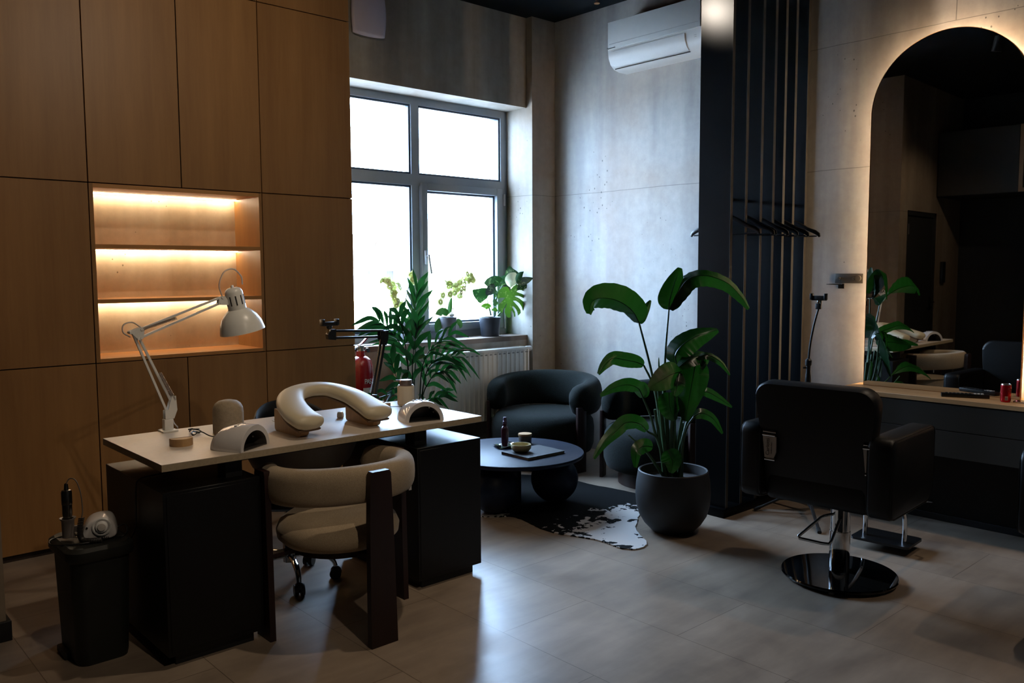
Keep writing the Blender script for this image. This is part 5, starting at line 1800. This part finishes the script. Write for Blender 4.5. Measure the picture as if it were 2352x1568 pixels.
for i in range(30):
    t_ = i/29
    a = av+.62+.9*t_
    sw_.append((.0269*math.cos(a), .0269*math.sin(a), .066+.016*math.sin(t_*5+.6)))
sub(MB().tube(sw_, .0011, 5).tube([(.0269*math.cos(av+.62+.25*math.sin(k_*.35)), .0269*math.sin(av+.62+.25*math.sin(k_*.35)), .056+.0012*k_) for k_ in range(20)], .001, 5), 'script_lettering', TEXTD, cn_, world=False)
phq = Vector((5.125, 1.475, VZ))
ph = thing('smartphone', 'smartphone with pale metal edge lying at the end of the oak top', 'phone', phq, math.radians(78))
sub(MB().ring([[(p[0], p[1], z) for p in rrect(-.0735, .0735, -.036, .036, .012, 6)] for z in (.0, .0015, .0065, .008)]), 'frame', mat('phone_silver', '#b8b9bd', .25, .8, var=(20, .03)), ph, world=False)
sub(MB().ring([[(p[0], p[1], z) for p in rrect(-.0715, .0715, -.034, .034, .010, 6)] for z in (.008, .0084)]), 'screen', mat('black_glass', '#050506', .05, coat=.5, var=(9, .1)), ph, world=False)
sub(MB().box(-.0742, -.0734, -.005, .005, .003, .0055), 'port', BLACKM, ph, world=False)

# ------------------------------------------------------------------ far side of the room, seen in the mirror
wc = thing('wall_cupboard', 'dark grey overhead cupboard on the far side, seen in the mirror', 'cupboard', (-.8, 3.0, 2.40))
sub(MB().box(-1.25, -.40, 1.6, 3.95, 2.40, 3.16), 'carcass', BLACKM, wc)
for (y0, y1) in ((3.08, 3.945),):
    sub(MB().box(-.40, -.38, y0, y1, 2.402, 3.158, .001, 1), 'door', DARKW, wc)
sub(MB().box(-.40, -.375, 1.62, 3.075, 3.115, 3.158).box(-.40, -.375, 1.62, 3.075, 2.402, 2.445).box(-.40, -.375, 3.032, 3.075, 2.445, 3.115), 'oak_frame', OAK, wc)
ic = tag(MB().box(-.72, -.60, 3.925, 3.9555, 1.36, 1.62, .006).build('intercom', BLACKP, loc=(-.66, 3.94, 1.36)), 'black wall intercom beside the far door, seen in the mirror', 'intercom')
cb_ = thing('side_cabinet', 'dark grey low cabinet on the far side, seen in the mirror', 'cabinet', (-1.0, 2.4, 0))
sub(MB().box(-1.248, -.75, 1.6, 3.0, .0, 1.02), 'carcass', DARKW, cb_)
sub(MB().box(-1.248, -.72, 1.58, 3.02, 1.02, 1.05, .002), 'countertop', BLACKM, cb_)

# ------------------------------------------------------------------ lamps at the ceiling
SPOTS = [
    # name label, lamp position, target, watt, cone deg, blend, colour
    ('black ceiling spotlight close to the slatted partition', (3.79, 3.48, 3.30), (4.45, 3.02, 3.16), 120, 42, .9, (1, .88, .74)),
    ('black ceiling spotlight above the salon chair', (4.72, 1.45, 3.42), (4.25, 1.35, 0), 50, 84, .7, (1, .80, .60)),
    ('black ceiling spotlight above the far end of the vanity', (4.55, .1, 3.42), (4.0, .3, 0), 50, 84, .7, (1, .80, .60)),
    ('black ceiling spotlight above the desk armchair', (2.2, 2.62, 3.42), (1.9, 3.2, .6), 62, 78, 1, (1, .82, .62)),
    ('black ceiling spotlight behind the photographer, aimed at the desk', (1.35, .1, 3.42), (1.8, 3.1, .55), 80, 44, 1, (1, .82, .62)),
    ('added black ceiling spotlight brightening the lounge', (3.1, 3.1, 3.42), (4.1, 5.2, .5), 28, 40, .8, (1, .90, .78)),  # added lamp, lifts the ambient light around the radiator
    ('added black ceiling spotlight brightening the far door', (1.1, 2.4, 3.42), (.15, 3.95, 1.5), 30, 66, .7, (1, .80, .58)),  # added wall washer, brightens the door wall for the mirror
    ('black ceiling spotlight aimed at the oak cupboards', (1.9, 2.5, 3.42), (1.9, 5.0, 2.45), 68, 92, 1, (1, .82, .62))]
for i, (lb, p, q, wt, cone, bl, cl_) in enumerate(SPOTS):
    p, q = Vector(p), Vector(q)
    d = (q-p).normalized()
    f_ = thing('spotlight', lb, 'lamp', p, 0, 'black spotlights hung from the ceiling')
    sub(MB().cyl(p-d*.13, p-d*.002, .038, .042, 28), 'housing', BLACKM, f_)
    sub(MB().cyl(p-d*.07+Vector((0, 0, .03)), Vector((p.x-d.x*.07, p.y-d.y*.07, ZC)), .006), 'stem', BLACKM, f_)
    ld = bpy.data.lights.new('spot_beam', 'SPOT')
    ld.energy = wt
    ld.color = cl_
    ld.spot_size = math.radians(cone)
    ld.spot_blend = bl
    ld.shadow_soft_size = .03
    lo = bpy.data.objects.new('spot_beam', ld)
    COL.objects.link(lo)
    lo.location = p+d*.012
    lo.rotation_euler = d.to_track_quat('-Z', 'Y').to_euler()

# ------------------------------------------------------------------ outside
gr_ = struct(MB().box(-30, 60, 5.95, 80, -.7, -.5), 'ground_outside', mat('street_ground', '#dcd9d4', .9, var=(.6, .1)))
hs1 = thing('house', 'pale gabled house outside the left panes', 'house', (6, 19, -.5))
WALLH = mat('house_render', '#f2efe9', .9, var=(1, .02))
ROOFH = mat('house_eaves', '#241e18', .9, var=(3, .1))
g1, g2, g3 = at(800, 660, 19), at(845, 535, 19), at(945, 640, 19)
hx0, hx1 = g2.x-3.6, g2.x+3.6
gz = g2.z
sub(MB().prism([(hx0, -.5), (hx1, -.5), (hx1, gz-3.6), (g2.x, gz-.1), (hx0, gz-3.6)], 19, 25, 'y'), 'wall', WALLH, hs1)
sub(MB().prism([(g2.x, gz), (hx1+.6, gz-4.2), (hx1+.6, gz-4.3), (g2.x, gz-.12)], 18.4, 25.4, 'y').prism([(g2.x, gz), (hx0-.6, gz-4.2), (hx0-.6, gz-4.3), (g2.x, gz-.12)], 18.4, 25.4, 'y'), 'roof', ROOFH, hs1)
for px in (853, 895):
    a, b_ = at(px-6, 622, 18.98), at(px+8, 655, 18.98)
    sub(MB().box(a.x, b_.x, 18.95, 19.02, b_.z, a.z), 'window', mat('house_window', '#0d1012', .5, var=(1, .1)), hs1)
hs2 = thing('house', 'pale house with long roof outside the opening sash', 'house', (14, 22, -.5))
a, b_ = at(1000, 600, 22), at(1100, 720, 22)
sub(MB().box(a.x-.5, a.x+9, 22, 30, -.5, a.z-1.4), 'wall', WALLH, hs2)
sub(MB().add([(a.x-1, 21.5, a.z-1.5), (a.x+9.5, 21.5, a.z-1.5), (a.x+9.5, 26, a.z+.3), (a.x+.6, 26, a.z+.3), (a.x-1, 30.5, a.z-1.5), (a.x+9.5, 30.5, a.z-1.5)], [(0, 1, 2, 3), (3, 2, 5, 4), (0, 3, 4), (1, 5, 2), (0, 4, 5, 1)]), 'roof', mat('house_roof', '#c9c2ba', .9, var=(3, .1)), hs2)

# ------------------------------------------------------------------ sky and daylight
w_ = bpy.data.worlds.new('sky')
SC.world = w_
w_.use_nodes = True
wn = w_.node_tree
bg = wn.nodes['Background']
bg.inputs[0].default_value = (.46, .67, 1.0, 1)
bg.inputs[1].default_value = 52
sl = bpy.data.lights.new('sun', 'SUN')
sl.energy = 270
sl.color = (1, .96, .91)
sl.angle = math.radians(.6)
so2 = bpy.data.objects.new('sun', sl)
COL.objects.link(so2)
so2.rotation_euler = Vector((.25, .62, -.75)).to_track_quat('-Z', 'Y').to_euler()
pl_ = bpy.data.lights.new('window_portal', 'AREA')
pl_.shape = 'RECTANGLE'
pl_.size, pl_.size_y = 1.98, 1.95
pl_.cycles.is_portal = True
po = bpy.data.objects.new('window_portal', pl_)
COL.objects.link(po)
po.location = (4.0625, 5.76, 1.946)
po.rotation_euler = (math.radians(-90), 0, 0)

# ------------------------------------------------------------------ view
SC.view_settings.view_transform = 'Standard'
SC.view_settings.look = 'None'
SC.view_settings.gamma = 1
SC.view_settings.exposure = 0
SC.view_settings.use_curve_mapping = False
cy = SC.cycles
cy.use_denoising = True
cy.max_bounces = 8
cy.diffuse_bounces = 5
cy.glossy_bounces = 5
cy.transparent_max_bounces = 12
cy.sample_clamp_indirect = 6
cy.caustics_reflective = False
cy.caustics_refractive = False
